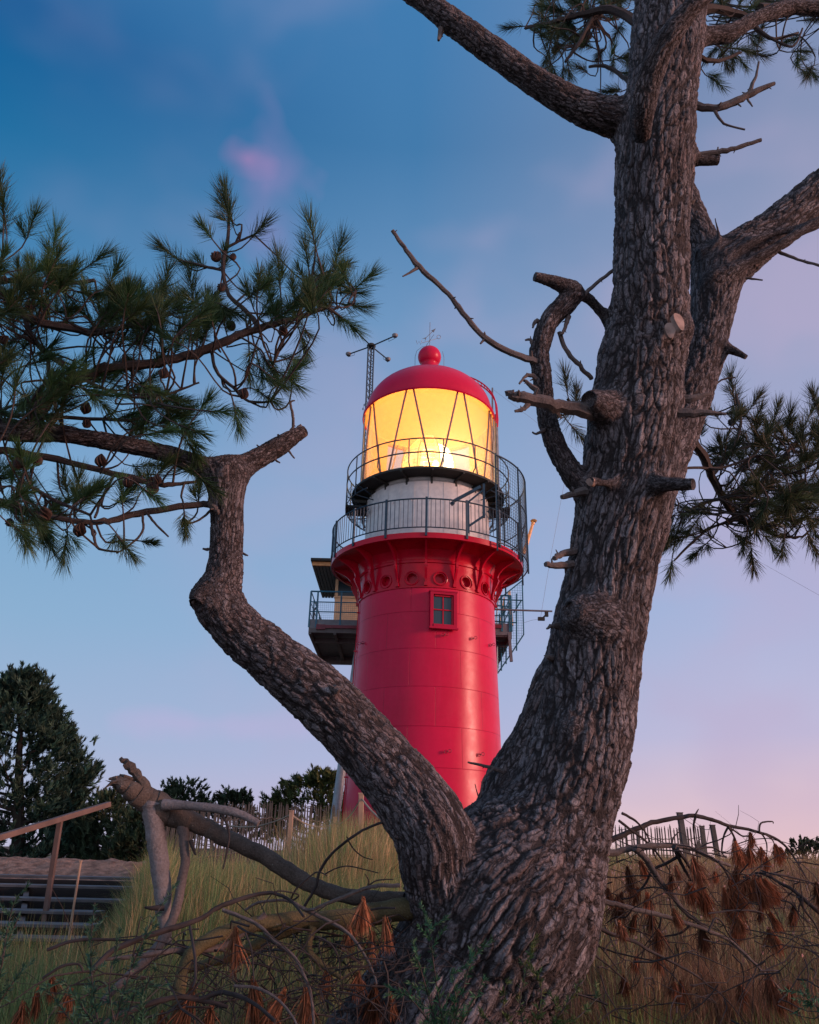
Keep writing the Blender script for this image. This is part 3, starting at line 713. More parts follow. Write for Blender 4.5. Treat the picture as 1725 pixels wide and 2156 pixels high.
# ------------------------------------------------------------------ ground
def gz(x, y):
    x = np.asarray(x, float); y = np.asarray(y, float)
    c = np.interp(y, [-8, 0, 3, 5, 8, 10, 12.5, 15, 22, 27, 40, 80, 200, 2500], [.2, 0, .12, .34, .72, .93, 1.00, 1.00, 1.10, 1.22, 1.0, .2, -2, -4])
    l = np.interp(y, [-8, 0, 4, 6, 7.6, 9.2, 11, 14, 22, 40, 80, 200, 2500], [.1, -.1, -.15, -.1, -.05, .10, .30, .35, .2, .1, -.3, -2, -4])
    u = x/np.maximum(y, 1.5); w = sstep(-.275, -.335, u)*sstep(4.5, 6.5, y)
    z = c*(1-w) + l*w
    r = sstep(.15, .45, u)*sstep(7, 12, y)*(1-sstep(30, 60, y)); z = z + r*.05 - .13*sstep(-.06, -.14, u)*sstep(6.5, 9, y)*(1-sstep(13, 16, y))
    q = np.stack([x*.35, y*.35, x*0], -1).reshape(-1, 3); n = (fbm(q, 4, 3).reshape(x.shape)-.5)
    return z + n*.22*np.clip(1-y/80, .1, 1)
def graded(a, b, n, p): t = np.linspace(-1, 1, n); s = np.sign(t)*np.abs(t)**p; return s
gx = np.sign(np.linspace(-1, 1, 241))*(np.abs(np.linspace(-1, 1, 241))**3.2)*2600
gy = -8 + (np.linspace(0, 1, 261)**4)*2600; 
GX, GY = np.meshgrid(gx*.0+np.sign(np.linspace(-1, 1, 241))*(np.abs(np.linspace(-1, 1, 241))**3.6)*2600, gy)
GZ = gz(GX, GY); nx, ny = GX.shape[1], GX.shape[0]
V = np.stack([GX, GY, GZ], -1).reshape(-1, 3); ii = (np.arange(ny-1)[:, None]*nx + np.arange(nx-1)).ravel()
gm_, t, b = material('dune_soil'); n1 = noise(t, .7, 6); n2 = noise(t, 14, 6)
r1 = ramp(t, [(.35, (.035, .030, .018, 1)), (.5, (.075, .055, .032, 1)), (.7, (.12, .085, .05, 1))], mth(t, 'ADD', mth(t, 'MULTIPLY', n1, .55), mth(t, 'MULTIPLY', n2, .45)))
t.links.new(r1.outputs[0], b.inputs['Base Color']); b.inputs['Roughness'].default_value = .95; bump(t, b, n2, .6, .04)
tag(link('ground', fastmesh('ground', V, [np.stack([ii, ii+1, ii+nx+1, ii+nx], -1)], smooth=True), gm_), kind='structure')

# ------------------------------------------------------------------ the big pine: trunk and limbs grown into one surface
def chain(pts):
    """(x, y, half width, Y) in the photo frame -> smooth world points and radii"""
    w = [(*P(x, y, Y), hw/F*dep(P(x, y, Y))) for x, y, hw, Y in pts]
    return catmull(np.array(w))
def catmull(w, k=5):
    n = len(w); out = []
    for i in range(n-1):
        p0, p1, p2, p3 = w[max(i-1, 0)], w[i], w[i+1], w[min(i+2, n-1)]
        for j in range(k):
            t = j/k; out.append(.5*((2*p1)+(-p0+p2)*t+(2*p0-5*p1+4*p2-p3)*t*t+(-p0+3*p1-3*p2+p3)*t**3))
    out.append(w[-1]); return np.array(out)
LIMB = {
 'A': [(850, 2330, 225, 3.95), (893, 2210, 188, 3.95), (948, 2110, 176, 3.97), (1014, 2010, 182, 4.0), (1060, 1910, 202, 4.0), (1118, 1820, 155, 4.0), (1168, 1720, 121, 4.0), (1210, 1600, 109, 3.98), (1240, 1470, 101, 3.95), (1258, 1350, 98, 3.9), (1282, 1220, 95, 3.87), (1305, 1110, 98, 3.83), (1325, 1000, 100, 3.78), (1333, 900, 99, 3.72), (1345, 800, 94, 3.66), (1364, 700, 85, 3.6), (1369, 600, 82, 3.53), (1371, 500, 80, 3.47), (1375, 400, 80, 3.41), (1380, 300, 80, 3.35), (1392, 200, 76, 3.3), (1402, 100, 75, 3.26), (1412, 0, 74, 3.22), (1420, -120, 72, 3.18), (1425, -260, 60, 3.15)],
 'R': [(1100, 1910, 110, 3.92), (1062, 1810, 54, 4.02), (1052, 1715, 50, 4.06), (1080, 1628, 48, 4.06), (1128, 1542, 46, 4.02), (1172, 1440, 52, 3.97)],
 'L': [(995, 1970, 110, 3.95), (930, 1850, 84, 3.80), (912, 1757, 84, 3.74), (864, 1680, 78, 3.75), (796, 1596, 70, 3.76), (718, 1508, 67, 3.74), (643, 1439, 63, 3.72), (563, 1374, 57, 3.7), (495, 1315, 53, 3.68), (463, 1262, 50, 3.66), (472, 1205, 40, 3.65), (477, 1150, 36, 3.64), (479, 1085, 36, 3.62), (478, 1030, 38, 3.6), (474, 1000, 40, 3.59)],
 'L1': [(484, 1000, 34, 3.59), (435, 985, 28, 3.57), (350, 955, 25, 3.54), (250, 934, 24, 3.5), (150, 917, 24, 3.45), (50, 908, 28, 3.4), (-80, 902, 32, 3.33), (-200, 900, 30, 3.3)],
 'L2': [(480, 1010, 30, 3.59), (515, 982, 24, 3.62), (560, 955, 21, 3.66), (600, 932, 20, 3.7), (640, 906, 17, 3.74)],
 'L3': [(455, 1275, 42, 3.64), (432, 1255, 30, 3.60), (418, 1268, 20, 3.57)],
 'C': [(1370, 300, 70, 3.42), (1320, 255, 46, 3.38), (1270, 240, 40, 3.34), (1200, 214, 34, 3.3), (1120, 166, 32, 3.25), (1040, 110, 31, 3.2), (960, 52, 28, 3.15), (880, -8, 26, 3.1), (800, -70, 26, 3.05)],
 'D': [(1352, 292, 20, 3.10), (1352, 245, 28, 2.99), (1364, 175, 31, 2.90), (1392, 105, 29, 2.80), (1430, 50, 26, 2.73), (1482, -10, 24, 2.66), (1540, -70, 23, 2.60)],
 'E': [(1420, 110, 30, 3.28), (1480, 80, 20, 3.3), (1540, 68, 20, 3.33), (1600, 36, 17, 3.36), (1665, 16, 17, 3.4), (1760, 22, 18, 3.45)],
 'B': [(1345, 1050, 70, 3.86), (1395, 960, 58, 3.95), (1430, 880, 54, 4.02), (1465, 790, 48, 4.07), (1492, 700, 46, 4.1), (1506, 620, 50, 4.12), (1520, 565, 54, 4.13), (1565, 530, 52, 4.13), (1620, 492, 47, 4.13), (1680, 445, 46, 4.13), (1750, 390, 46, 4.13), (1840, 330, 40, 4.1)],
 'B1': [(1510, 590, 46, 4.14), (1482, 525, 42, 4.18), (1455, 470, 38, 4.22), (1425, 400, 36, 4.28), (1395, 320, 34, 4.35)],
 'B2': [(1500, 590, 22, 4.0), (1560, 560, 14, 3.96), (1630, 522, 11, 3.93), (1725, 466, 11, 3.9), (1790, 430, 10, 3.88)],
 'B3': [(1530, 545, 16, 4.0), (1580, 510, 9, 3.96), (1650, 487, 7, 3.94), (1740, 470, 6, 3.92)],
 'G': [(1270, 1065, 36, 3.8), (1222, 1022, 29, 3.76), (1185, 968, 26, 3.72), (1160, 908, 24, 3.68), (1149, 856, 24, 3.64), (1142, 796, 24, 3.6), (1136, 740, 23, 3.57), (1155, 680, 24, 3.55), (1192, 640, 25, 3.53), (1205, 612, 22, 3.5), (1172, 596, 17, 3.46), (1126, 582, 11, 3.42)],
 'G1': [(1205, 615, 18, 3.52), (1240, 630, 13, 3.58), (1285, 680, 13, 3.66), (1330, 730, 14, 3.7)],
 'K1': [(1290, 870, 52, 3.62), (1258, 850, 35, 3.50), (1244, 842, 24, 3.45)],
 'K2': [(1260, 1310, 70, 3.78), (1228, 1298, 44, 3.71), (1212, 1292, 27, 3.67)],
 'K3': [(1430, 700, 30, 3.58), (1436, 690, 26, 3.5)],
 'K4': [(1262, 1540, 60, 3.9), (1205, 1532, 34, 3.80)],
 'J': [(1370, 1025, 34, 3.66), (1400, 1021, 19, 3.52), (1460, 1020, 16, 3.42)],
 'I': [(1310, 1022, 26, 3.70), (1285, 1019, 12, 3.58), (1243, 1014, 11, 3.47)],
 'S1': [(1450, 330, 22, 3.36), (1475, 336, 12, 3.36), (1512, 336, 9, 3.36)],
 'S2': [(1500, 725, 22, 4.05), (1535, 732, 11, 4.0), (1571, 752, 9, 3.96)],
 'S3': [(1478, 535, 14, 4.05), (1512, 510, 6, 4.0), (1506, 460, 5, 3.98)],
}
CH = {k: chain(v) for k, v in LIMB.items()}
raw = MB()
for k, w in CH.items(): raw.tube(w[:, :3], np.maximum(w[:, 3], .012), 20)
rm = bpy.data.meshes.new('raw'); rm.from_pydata([tuple(p) for p in raw.v], [], raw.f)
ro = bpy.data.objects.new('raw', rm); COL.objects.link(ro)
md = ro.modifiers.new('r', 'REMESH'); md.mode = 'VOXEL'; md.voxel_size = .0068; md.adaptivity = 0
bpy.context.view_layer.update()
ev = ro.evaluated_get(bpy.context.evaluated_depsgraph_get()); tm = bpy.data.meshes.new_from_object(ev)
n = len(tm.vertices); TV = np.empty(n*3, np.float32); tm.vertices.foreach_get('co', TV); TV = TV.reshape(-1, 3).astype(np.float64)
bpy.data.objects.remove(ro)
def limb_fields(Pv, w, pad=.12):
    """signed distance to one limb, outward direction and straightened coordinates"""
    lo = w[:, :3].min(0)-w[:, 3].max()-pad; hi = w[:, :3].max(0)+w[:, 3].max()+pad
    idx = np.where(((Pv > lo) & (Pv < hi)).all(1))[0]; Q = Pv[idx]; m = len(Q)
    best = np.full(m, 9.); dirn = np.zeros((m, 3)); loc = np.zeros((m, 3)); rad = np.zeros(m)
    seg = np.diff(w[:, :3], axis=0); L = np.linalg.norm(seg, axis=1); S = np.concatenate([[0], np.cumsum(L)])
    u, v, _ = frame(seg[0])
    for j in range(len(seg)):
        T = seg[j]/L[j]; u = nrm(u-np.dot(u, T)*T); v = np.cross(T, u)
        d = Q-w[j, :3]; t_ = np.clip(d@seg[j]/L[j]**2, 0, 1); c = d-t_[:, None]*seg[j]; r = w[j, 3]+t_*(w[j+1, 3]-w[j, 3])
        dist = np.linalg.norm(c, axis=1); sd = dist-r; k = sd < best
        best[k] = sd[k]; dirn[k] = (c/np.maximum(dist, 1e-6)[:, None])[k]
        l = np.stack([c@u, c@v, S[j]+d@T], -1); loc[k] = l[k]; rad[k] = r[k]
    return idx, best, dirn, loc, rad
def blend(Pv, kk=.020, bark=False):
    N = len(Pv); num = np.zeros(N); grad = np.zeros((N, 3)); hgt = np.zeros(N); crk = np.zeros(N)
    for a, (key, w) in enumerate(CH.items()):
        idx, d, g, loc, r = limb_fields(Pv, w)
        e = np.exp(-np.clip(d, -.3, 1)/kk)
        num[idx] += e; grad[idx] += e[:, None]*g
        if bark:
            s = e > 1e-3*1; s = d < .09
            ix = idx[s]; e2 = np.exp(-np.clip(d[s], -.3, 1)/.02)
            l = loc[s]; rr = r[s]; sc = np.clip(rr/.22, .12, 1.8)**.6
            q = l.copy(); q[:, :2] *= 1.0
            # drift the plates so that the furrows wander and join
            wob = np.stack([fbm(l*[9, 9, 2.6]+a*13, 3, 5), fbm(l*[9, 9, 2.6]+a*7+40, 3, 8), fbm(l*[6, 6, 4]+a*5+80, 2, 11)], -1)-.5
            q = q + wob*[.060, .060, .07]
            tw = .18*np.sin(l[:, 2]*3.1+a)                      # grain twists round the stem
            cz, sz = np.cos(tw), np.sin(tw); q[:, 0], q[:, 1] = q[:, 0]*cz-q[:, 1]*sz, q[:, 0]*sz+q[:, 1]*cz
            jag = np.stack([vnoise(l*[95, 95, 45], 61), vnoise(l*[95, 95, 45], 62), vnoise(l*[60, 60, 60], 63)], -1)-.5
            q = q + jag*[.012, .012, .022]
            qs = q/(np.stack([.040*sc, .040*sc, .21*sc], -1)); e1, id1 = voro(qs, a*11)
            wid = vnoise(l*[14, 14, 5], 71)
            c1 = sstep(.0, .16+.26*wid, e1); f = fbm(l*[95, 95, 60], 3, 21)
            rg = 1-np.abs(2*fbm((q+wob*.05)*[30, 30, 5.0], 3, 24)-1)**.8; rg2 = 1-np.abs(2*fbm((q+wob*.05)*[64, 64, 13], 2, 27)-1)
            big = .0150*sc*c1*(.45+.55*id1) + .0055*sc*f + .0085*sc*rg + .0060*sc*rg2 - .010*sc
            best_ = e2 > blend.b[ix]; blend.b[ix] = np.maximum(blend.b[ix], e2); blend.co[ix[best_]] = (q/sc[:, None])[best_] + a*1.7
            amp = np.clip(rr/.05, .25, 1)*(.35 if key[0] == 'K' else 1)
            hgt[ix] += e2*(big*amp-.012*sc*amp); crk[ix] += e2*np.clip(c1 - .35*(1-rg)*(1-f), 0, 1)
            blend.w[ix] += e2
    return -kk*np.log(np.maximum(num, 1e-9)), grad/np.maximum(np.linalg.norm(grad, axis=1), 1e-6)[:, None], hgt, crk
for it in range(2):
    d, g, _, _ = blend(TV); TV -= np.clip(d, -.05, .05)[:, None]*g*.9
blend.w = np.zeros(n); blend.b = np.zeros(n); blend.co = np.zeros((n, 3)); d, g, hg, ck = blend(TV, bark=True); ww = np.maximum(blend.w, 1e-9); hg /= ww; ck /= ww
lowf = (fbm(TV*2.6, 3, 31)-.5)*.045 + (fbm(TV*7, 3, 33)-.5)*.022
dbase = np.clip((TV[:, 2]-.2)/.8, 0, 1)
hg -= hg.mean()+.009
TV += g*(hg+lowf*.8)[:, None]
# rings of healed bark round the big knots
tm.vertices.foreach_set('co', TV.astype(np.float32).ravel())
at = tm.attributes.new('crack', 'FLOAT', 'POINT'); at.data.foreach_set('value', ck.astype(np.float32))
at = tm.attributes.new('bco', 'FLOAT_VECTOR', 'POINT'); at.data.foreach_set('vector', blend.co.astype(np.float32).ravel())
tm.polygons.foreach_set('use_smooth', np.ones(len(tm.polygons), dtype=bool)); tm.update()
def bark_mat(name, hi, lo, deep, use_attr=True, sc=1.0, bs=.5):
    m, t, b = material(name)
    n1 = noise(t, 5*sc, 6); n2 = noise(t, 60*sc, 5); n3 = noise(t, 1.3*sc, 3)
    c = ramp(t, [(.33, lo + (1,)), (.62, hi + (1,))], mth(t, 'ADD', mth(t, 'MULTIPLY', n1, .5), mth(t, 'MULTIPLY', n2, .5))).outputs[0]
    c = mixc(t, mth(t, 'MULTIPLY', ramp(t, [(.5, (0, 0, 0, 1)), (.62, (1, 1, 1, 1))], n3).outputs[0], .35), c, tuple(x*.8 for x in (hi[0]*.95, hi[1]*1.02, hi[2]*1.0)) + (1,))
    lich = ramp(t, [(.66, (0, 0, 0, 1)), (.72, (1, 1, 1, 1))], noise(t, 38*sc, 3)).outputs[0]
    c = mixc(t, mth(t, 'MULTIPLY', lich, .5), c, (.27, .29, .26, 1))
    if use_attr:
        a = t.nodes.new('ShaderNodeAttribute'); a.attribute_name = 'crack'
        f = ramp(t, [(.12, (0, 0, 0, 1)), (.55, (1, 1, 1, 1))], a.outputs['Fac']).outputs[0]
        c = mixc(t, f, deep + (1,), c)
    t.links.new(c, b.inputs['Base Color']); b.inputs['Roughness'].default_value = .85; b.inputs['Specular IOR Level'].default_value = .25
    nb = bump(t, None, n2, bs, .006); nb = bump(t, b, noise(t, 170*sc, 3), .5, .0025, nb)
    return m
def trunk_bark():
    m, t, b = material('pine_bark'); N = t.nodes.new
    at = N('ShaderNodeAttribute'); at.attribute_name = 'bco'; vec = at.outputs['Vector']
    def wobble(v, sc3, amp):
        mp = N('ShaderNodeMapping'); t.links.new(v, mp.inputs[0]); mp.inputs['Scale'].default_value = sc3
        nn = N('ShaderNodeTexNoise'); t.links.new(mp.outputs[0], nn.inputs['Vector']); nn.inputs['Scale'].default_value = 1; nn.inputs['Detail'].default_value = 4
        s1 = N('ShaderNodeVectorMath'); s1.operation = 'SUBTRACT'; t.links.new(nn.outputs['Color'], s1.inputs[0]); s1.inputs[1].default_value = (.5, .5, .5)
        s2 = N('ShaderNodeVectorMath'); s2.operation = 'MULTIPLY'; t.links.new(s1.outputs[0], s2.inputs[0]); s2.inputs[1].default_value = amp
        s3 = N('ShaderNodeVectorMath'); s3.operation = 'ADD'; t.links.new(v, s3.inputs[0]); t.links.new(s2.outputs[0], s3.inputs[1]); return s3.outputs[0]
    v1 = wobble(vec, (26, 26, 11), (.040, .040, .07))
    def vor(v, sc3, feature):
        mp = N('ShaderNodeMapping'); t.links.new(v, mp.inputs[0]); mp.inputs['Scale'].default_value = sc3
        w = N('ShaderNodeTexVoronoi'); w.feature = feature; w.inputs['Scale'].default_value = 1; t.links.new(mp.outputs[0], w.inputs['Vector']); return w
    A = vor(v1, (38, 38, 10.5), 'DISTANCE_TO_EDGE').outputs['Distance']; Ac = vor(v1, (38, 38, 10.5), 'F1').outputs['Color']
    B = vor(v1, (95, 95, 34), 'DISTANCE_TO_EDGE').outputs['Distance']
    ca = ramp(t, [(.0, (0, 0, 0, 1)), (.10, (.75, .75, .75, 1)), (.22, (1, 1, 1, 1))], A).outputs[0]; cb = ramp(t, [(0, (0, 0, 0, 1)), (.12, (1, 1, 1, 1))], B).outputs[0]
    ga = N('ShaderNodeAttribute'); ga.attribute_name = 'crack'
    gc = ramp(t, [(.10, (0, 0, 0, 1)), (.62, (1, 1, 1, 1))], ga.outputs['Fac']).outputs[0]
    n1 = noise(t, 7, 6); n2 = noise(t, 90, 6, None, .7); n3 = noise(t, 1.5, 3); n4 = noise(t, 240, 3)
    c = ramp(t, [(.30, (.078, .078, .088, 1)), (.50, (.165, .163, .178, 1)), (.70, (.32, .318, .335, 1))], mth(t, 'ADD', mth(t, 'MULTIPLY', n1, .45), mth(t, 'MULTIPLY', n2, .55))).outputs[0]
    sp = N('ShaderNodeSeparateColor'); t.links.new(Ac, sp.inputs[0])
    c = mixc(t, 1.0, c, ramp(t, [(0, (.62, .60, .60, 1)), (1, (1.35, 1.30, 1.28, 1))], sp.outputs[0]).outputs[0], 'MULTIPLY')
    c = mixc(t, mth(t, 'MULTIPLY', ramp(t, [(.72, (0, 0, 0, 1)), (.9, (1, 1, 1, 1))], sp.outputs[1]).outputs[0], .35), c, (.17, .095, .07, 1))     # plates flaked down to the red-brown inner bark
    lich = ramp(t, [(.63, (0, 0, 0, 1)), (.70, (1, 1, 1, 1))], noise(t, 55, 4)).outputs[0]
    c = mixc(t, mth(t, 'MULTIPLY', mth(t, 'MULTIPLY', lich, ramp(t, [(.45, (0, 0, 0, 1)), (.6, (1, 1, 1, 1))], n3).outputs[0]), .6), c, (.27, .28, .255, 1))
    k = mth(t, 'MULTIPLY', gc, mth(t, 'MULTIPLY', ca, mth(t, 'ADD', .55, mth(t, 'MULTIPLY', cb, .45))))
    c = mixc(t, k, (.028, .024, .025, 1), c)  # cracks: darker inner bark, with their shade painted in as near-black
    t.links.new(c, b.inputs['Base Color']); b.inputs['Roughness'].default_value = .8; b.inputs['Specular IOR Level'].default_value = .3
    h = mth(t, 'ADD', mth(t, 'MULTIPLY', ca, .8), mth(t, 'ADD', mth(t, 'MULTIPLY', cb, .35), mth(t, 'ADD', mth(t, 'MULTIPLY', n2, .7), mth(t, 'MULTIPLY', n4, .25))))
    bump(t, b, h, .85, .009); return m
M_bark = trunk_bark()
M_branch = bark_mat('branch_bark', (.070, .058, .054), (.030, .025, .024), (.03, .02, .02), False, 2.0)
M_dead = bark_mat('bare_deadwood', (.145, .125, .12), (.06, .052, .05), (.05, .04, .04), False, 1.6)
M_cut = simple('cut_wood', (.34, .25, .21), (.18, .125, .10), .8, 0, 18, 90, .4)
baseT = P(960, 2300, 3.95)
TREE = empty('pine_tree', (baseT[0], baseT[1], gz(baseT[0], baseT[1])), 'large old forked pine with deeply furrowed grey bark, its two trunks framing the red lighthouse', 'tree')
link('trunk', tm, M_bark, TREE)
def twig(pts, parent, name='branch', mat=None, n=7, jit=.12, Ydef=3.6, knobs=True):
    w = chain([(p[0], p[1], p[2], p[3]) for p in pts]); q = w[:, :3].copy()
    wig = rng.normal(0, 1, q.shape)*w[:, 3:4]*.13; wig[0] = 0; q += wig
    m = MB(); m.tube(q, np.maximum(w[:, 3], .0022), n, jit=jit)
    if knobs:
        for i in range(2, len(q)-1, 4):
            d = nrm(rng.normal(0, 1, 3)); m.tube([q[i], q[i]+d*w[i, 3]*2.2], [w[i, 3]*.5, w[i, 3]*.18], 4)
    m.build(name, mat or M_dead, parent, True); return w
# bare broken branches
TW = [
 [(1135, 762, 9, 3.56), (1085, 746, 7, 3.52), (1022, 712, 6.5, 3.48), (975, 660, 6, 3.44), (935, 610, 5.5, 3.4), (882, 562, 6, 3.36), (850, 520, 4.5, 3.33), (827, 486, 4, 3.3)],
 [(882, 562, 4, 3.36), (862, 575, 2.5, 3.35), (848, 582, 1.5, 3.34)],
 [(975, 662, 4, 3.44), (966, 640, 2, 3.44), (958, 650, 1.5, 3.44)],
 [(1022, 712, 4, 3.48), (1012, 724, 2, 3.48)],
 [(1222, 628, 5, 3.52), (1255, 597, 4, 3.55), (1300, 562, 4, 3.6)],
 [(1178, 700, 5, 3.56), (1192, 735, 5, 3.56), (1220, 770, 5, 3.58), (1246, 798, 5, 3.62)],
 [(1198, 665, 6, 3.54), (1190, 690, 4, 3.53), (1182, 705, 3, 3.53)],
 [(1140, 775, 6, 3.58), (1120, 720, 4, 3.55), (1106, 716, 2, 3.54)],
 [(1150, 690, 7, 3.56), (1130, 676, 5, 3.54), (1122, 690, 2, 3.54)],
 [(1136, 800, 7, 3.58), (1112, 790, 4, 3.56), (1094, 808, 2, 3.55)],
 [(1140, 830, 8, 3.6), (1115, 810, 5, 3.58), (1104, 800, 3, 3.57)],
 [(1155, 900, 5, 3.66), (1132, 913, 3, 3.64), (1121, 910, 2, 3.64)],
 [(1255, 868, 18, 3.52), (1180, 855, 15, 3.45), (1120, 844, 13, 3.4), (1088, 836, 12, 3.37), (1071, 824, 8, 3.35)],
 [(1115, 848, 7, 3.4), (1100, 862, 5, 3.39), (1085, 866, 3, 3.38)],
 [(1245, 1034, 12, 3.72), (1210, 1038, 8, 3.68), (1183, 1048, 5, 3.64)],
 [(1210, 1158, 9, 3.76), (1180, 1168, 7, 3.7), (1167, 1176, 5, 3.67)],
 [(1206, 1188, 9, 3.76), (1170, 1190, 7, 3.7), (1148, 1187, 6, 3.67)],
 [(1180, 1318, 9, 3.8), (1163, 1318, 5, 3.76), (1151, 1324, 2, 3.75)],
 [(1165, 1385, 9, 3.85), (1152, 1383, 4, 3.8)],
 [(1400, 868, 12, 3.6), (1440, 870, 10, 3.58), (1495, 870, 6, 3.56), (1530, 872, 2, 3.55)],
 [(1420, 842, 9, 3.62), (1460, 838, 8, 3.6), (1497, 828, 3, 3.59)],
 [(1440, 330, 8, 3.35), (1500, 322, 6, 3.33), (1550, 312, 5, 3.31), (1603, 294, 4, 3.29)],
 [(1510, 325, 3, 3.33), (1512, 310, 1.5, 3.33)],
 [(1455, 218, 9, 3.33), (1500, 228, 8, 3.31), (1545, 215, 8, 3.29), (1585, 195, 7, 3.27), (1631, 175, 4, 3.25)],
 [(1578, 195, 5, 3.27), (1592, 160, 3, 3.26), (1598, 130, 2, 3.25)],
 [(1505, 232, 4, 3.31), (1525, 260, 2.5, 3.3), (1569, 273, 2, 3.29)],
 [(1572, 205, 3, 3.28), (1585, 224, 1.5, 3.28)],
 [(1452, 430, 8, 3.6), (1462, 420, 3, 3.58)],
 [(1640, 530, 4, 4.0), (1680, 546, 3, 3.98), (1730, 560, 3, 3.95)],
 [(1570, 585, 3, 4.0), (1606, 590, 1.5, 3.98)],
 [(600, 925, 4, 3.7), (617, 900, 3.5, 3.7), (616, 870, 3, 3.69), (612, 848, 2.5, 3.69), (621, 843, 1.5, 3.69)],
 [(600, 930, 7, 3.7), (585, 915, 2, 3.69)], [(560, 962, 3, 3.66), (548, 944, 2, 3.65), (541, 937, 1.5, 3.65)],
 [(605, 945, 3, 3.7), (620, 965, 1.5, 3.69)], [(575, 965, 3, 3.68), (590, 975, 1.5, 3.67)],
 [(430, 1252, 10, 3.6), (412, 1262, 5, 3.57), (405, 1270, 3, 3.56)],
 [(440, 1158, 4, 3.64), (427, 1155, 2, 3.63)], [(512, 1165, 3, 3.64), (522, 1170, 1.5, 3.63)], [(440, 1060, 8, 3.6), (452, 1068, 7, 3.55), (462, 1082, 3, 3.54)],
 [(690, 1458, 8, 3.66), (706, 1452, 9, 3.58), (715, 1455, 5, 3.56)],
 [(592, 1335, 5, 3.66), (588, 1322, 2, 3.64)],
 [(1295, 1935, 3, 3.9), (1300, 1950, 1, 3.9)],
 [(1060, 1625, 5, 3.96), (1030, 1615, 4, 3.93), (985, 1605, 2, 3.9)], [(1040, 1618, 3, 3.93), (1018, 1640, 2, 3.9), (1010, 1680, 1.5, 3.9), (1000, 1650, 1, 3.9)],
 [(985, 45, 8, 3.16), (965, 40, 4, 3.14), (966, 28, 2, 3.14)], [(930, 60, 8, 3.16), (924, 85, 3, 3.15)],
 [(1455, 1010, 10, 3.5), (1452, 1025, 10, 3.5)],
]
for tw_ in TW[:-1]: twig(tw_, TREE, 'dead_branch' if tw_[0][2] < 12 else 'dead_branch')
# sawn and torn ends
def disc(x, y, Y, r, nrmv, name='cut_face', sx=1):
    c = P(x, y, Y); u, v, d = frame(nrmv); m = MB(); b = 18
    pts = [c + (math.cos(a)*u*sx + math.sin(a)*v)*r*(1+.10*math.sin(3*a)) for a in np.linspace(0, 2*math.pi, b, endpoint=False)]
    back = [p - d*.025 for p in pts]; m.v = [np.asarray(p) for p in pts+back]; m.f = [tuple(range(b))] + [(i, b+i, b+(i+1) % b, (i+1) % b) for i in range(b)]
    m.build(name, M_cut, TREE)
disc(1431, 676, 3.35, .058, (.45, -1, .15), sx=.55); disc(1243, 1014, 3.468, .021, (-.8, -1, -.2)); disc(641, 905, 3.738, .035, (.9, -.2, .5)); disc(1412, 694, 3.36, .045, (-.1, -1, -.1), sx=.6)

# ------------------------------------------------------------------ needles
M_needle = colattr('pine_needles', .55, translucent=.3, spec=.4, mult=(1.1, 1.25, 1.1, 1))
class Needles:
    def __init__(s): s.v = []; s.c = []
    def tuft(s, c, d, L, nl, n, w=.0016, col=(.030, .065, .028), spread=(.35, 1.25), var=.45, droop=0, curl=.15):
        d = nrm(d); u, v, _ = frame(d)
        t = rng.random(n)**.8; base = np.asarray(c) + np.outer(t*L - L*.15, d)
        ph = rng.random(n)*2*math.pi; sp = rng.uniform(spread[0], spread[1], n)*(1.15-.75*t)
        rad = np.cos(ph)[:, None]*u + np.sin(ph)[:, None]*v
        dr = np.cos(sp)[:, None]*d + np.sin(sp)[:, None]*rad
        ln = nl*rng.uniform(.65, 1.1, n)
        mid = base + dr*(ln*.55)[:, None]; d2 = dr + d*curl*1.0 + np.array([0, 0, -droop]) + rng.normal(0, .06, (n, 3)); d2 /= np.linalg.norm(d2, axis=1)[:, None]
        tip = mid + d2*(ln*.45)[:, None]
        sd = np.cross(dr, rng.normal(0, 1, (n, 3))); sd /= np.maximum(np.linalg.norm(sd, axis=1), 1e-6)[:, None]; sd *= w
        s.v.append(np.stack([base-sd, base+sd, mid+sd, mid-sd, tip], 1).reshape(-1, 3))
        k = np.exp(rng.normal(0, var*.5, (n, 1)))*math.exp(rng.normal(0, var*.5)); cc = np.array(col)*k
        cc = cc*np.array([1+.5*rng.random(), 1, 1]); s.c.append(np.repeat(cc, 5, axis=0))
    def build(s, name, mat, parent):
        V = np.concatenate(s.v); C = np.concatenate(s.c); n = len(V)//5; b = np.arange(n)*5
        q = np.stack([b, b+1, b+2, b+3], -1); t = np.stack([b+3, b+2, b+4], -1)
        return link(name, fastmesh(name, V, [q, t], C), mat, parent)
def cone_mesh():
    m = MB(); n1, n2 = 9, 18; vs = []
    for i in range(n1+1):
        t_ = i/n1; r = .024*math.sin(math.pi*min(1, t_*1.0)**.75)**.8 if 0 < t_ < 1 else .002
        z = -.035+.07*t_
        for k in range(n2):
            a = 2*math.pi*k/n2 + (.17*i); rr = r*(1+.28*(1 if (k+i) % 2 else -1)); m.v.append(np.array([rr*math.cos(a), rr*math.sin(a), z + (.004 if (k+i) % 2 else 0)]))
    for i in range(n1):
        for k in range(n2): m.f.append((i*n2+k, i*n2+(k+1) % n2, (i+1)*n2+(k+1) % n2, (i+1)*n2+k))
    m.f.append(tuple(reversed(range(n2)))); m.f.append(tuple(n1*n2+k for k in range(n2)))
    me = bpy.data.meshes.new('pine_cone'); me.from_pydata([tuple(p) for p in m.v], [], m.f); me.materials.append(simple('cone_scales', (.055, .028, .020), (.028, .015, .012), .7, 0, 60, 200, .4)); return me
CONE = cone_mesh()
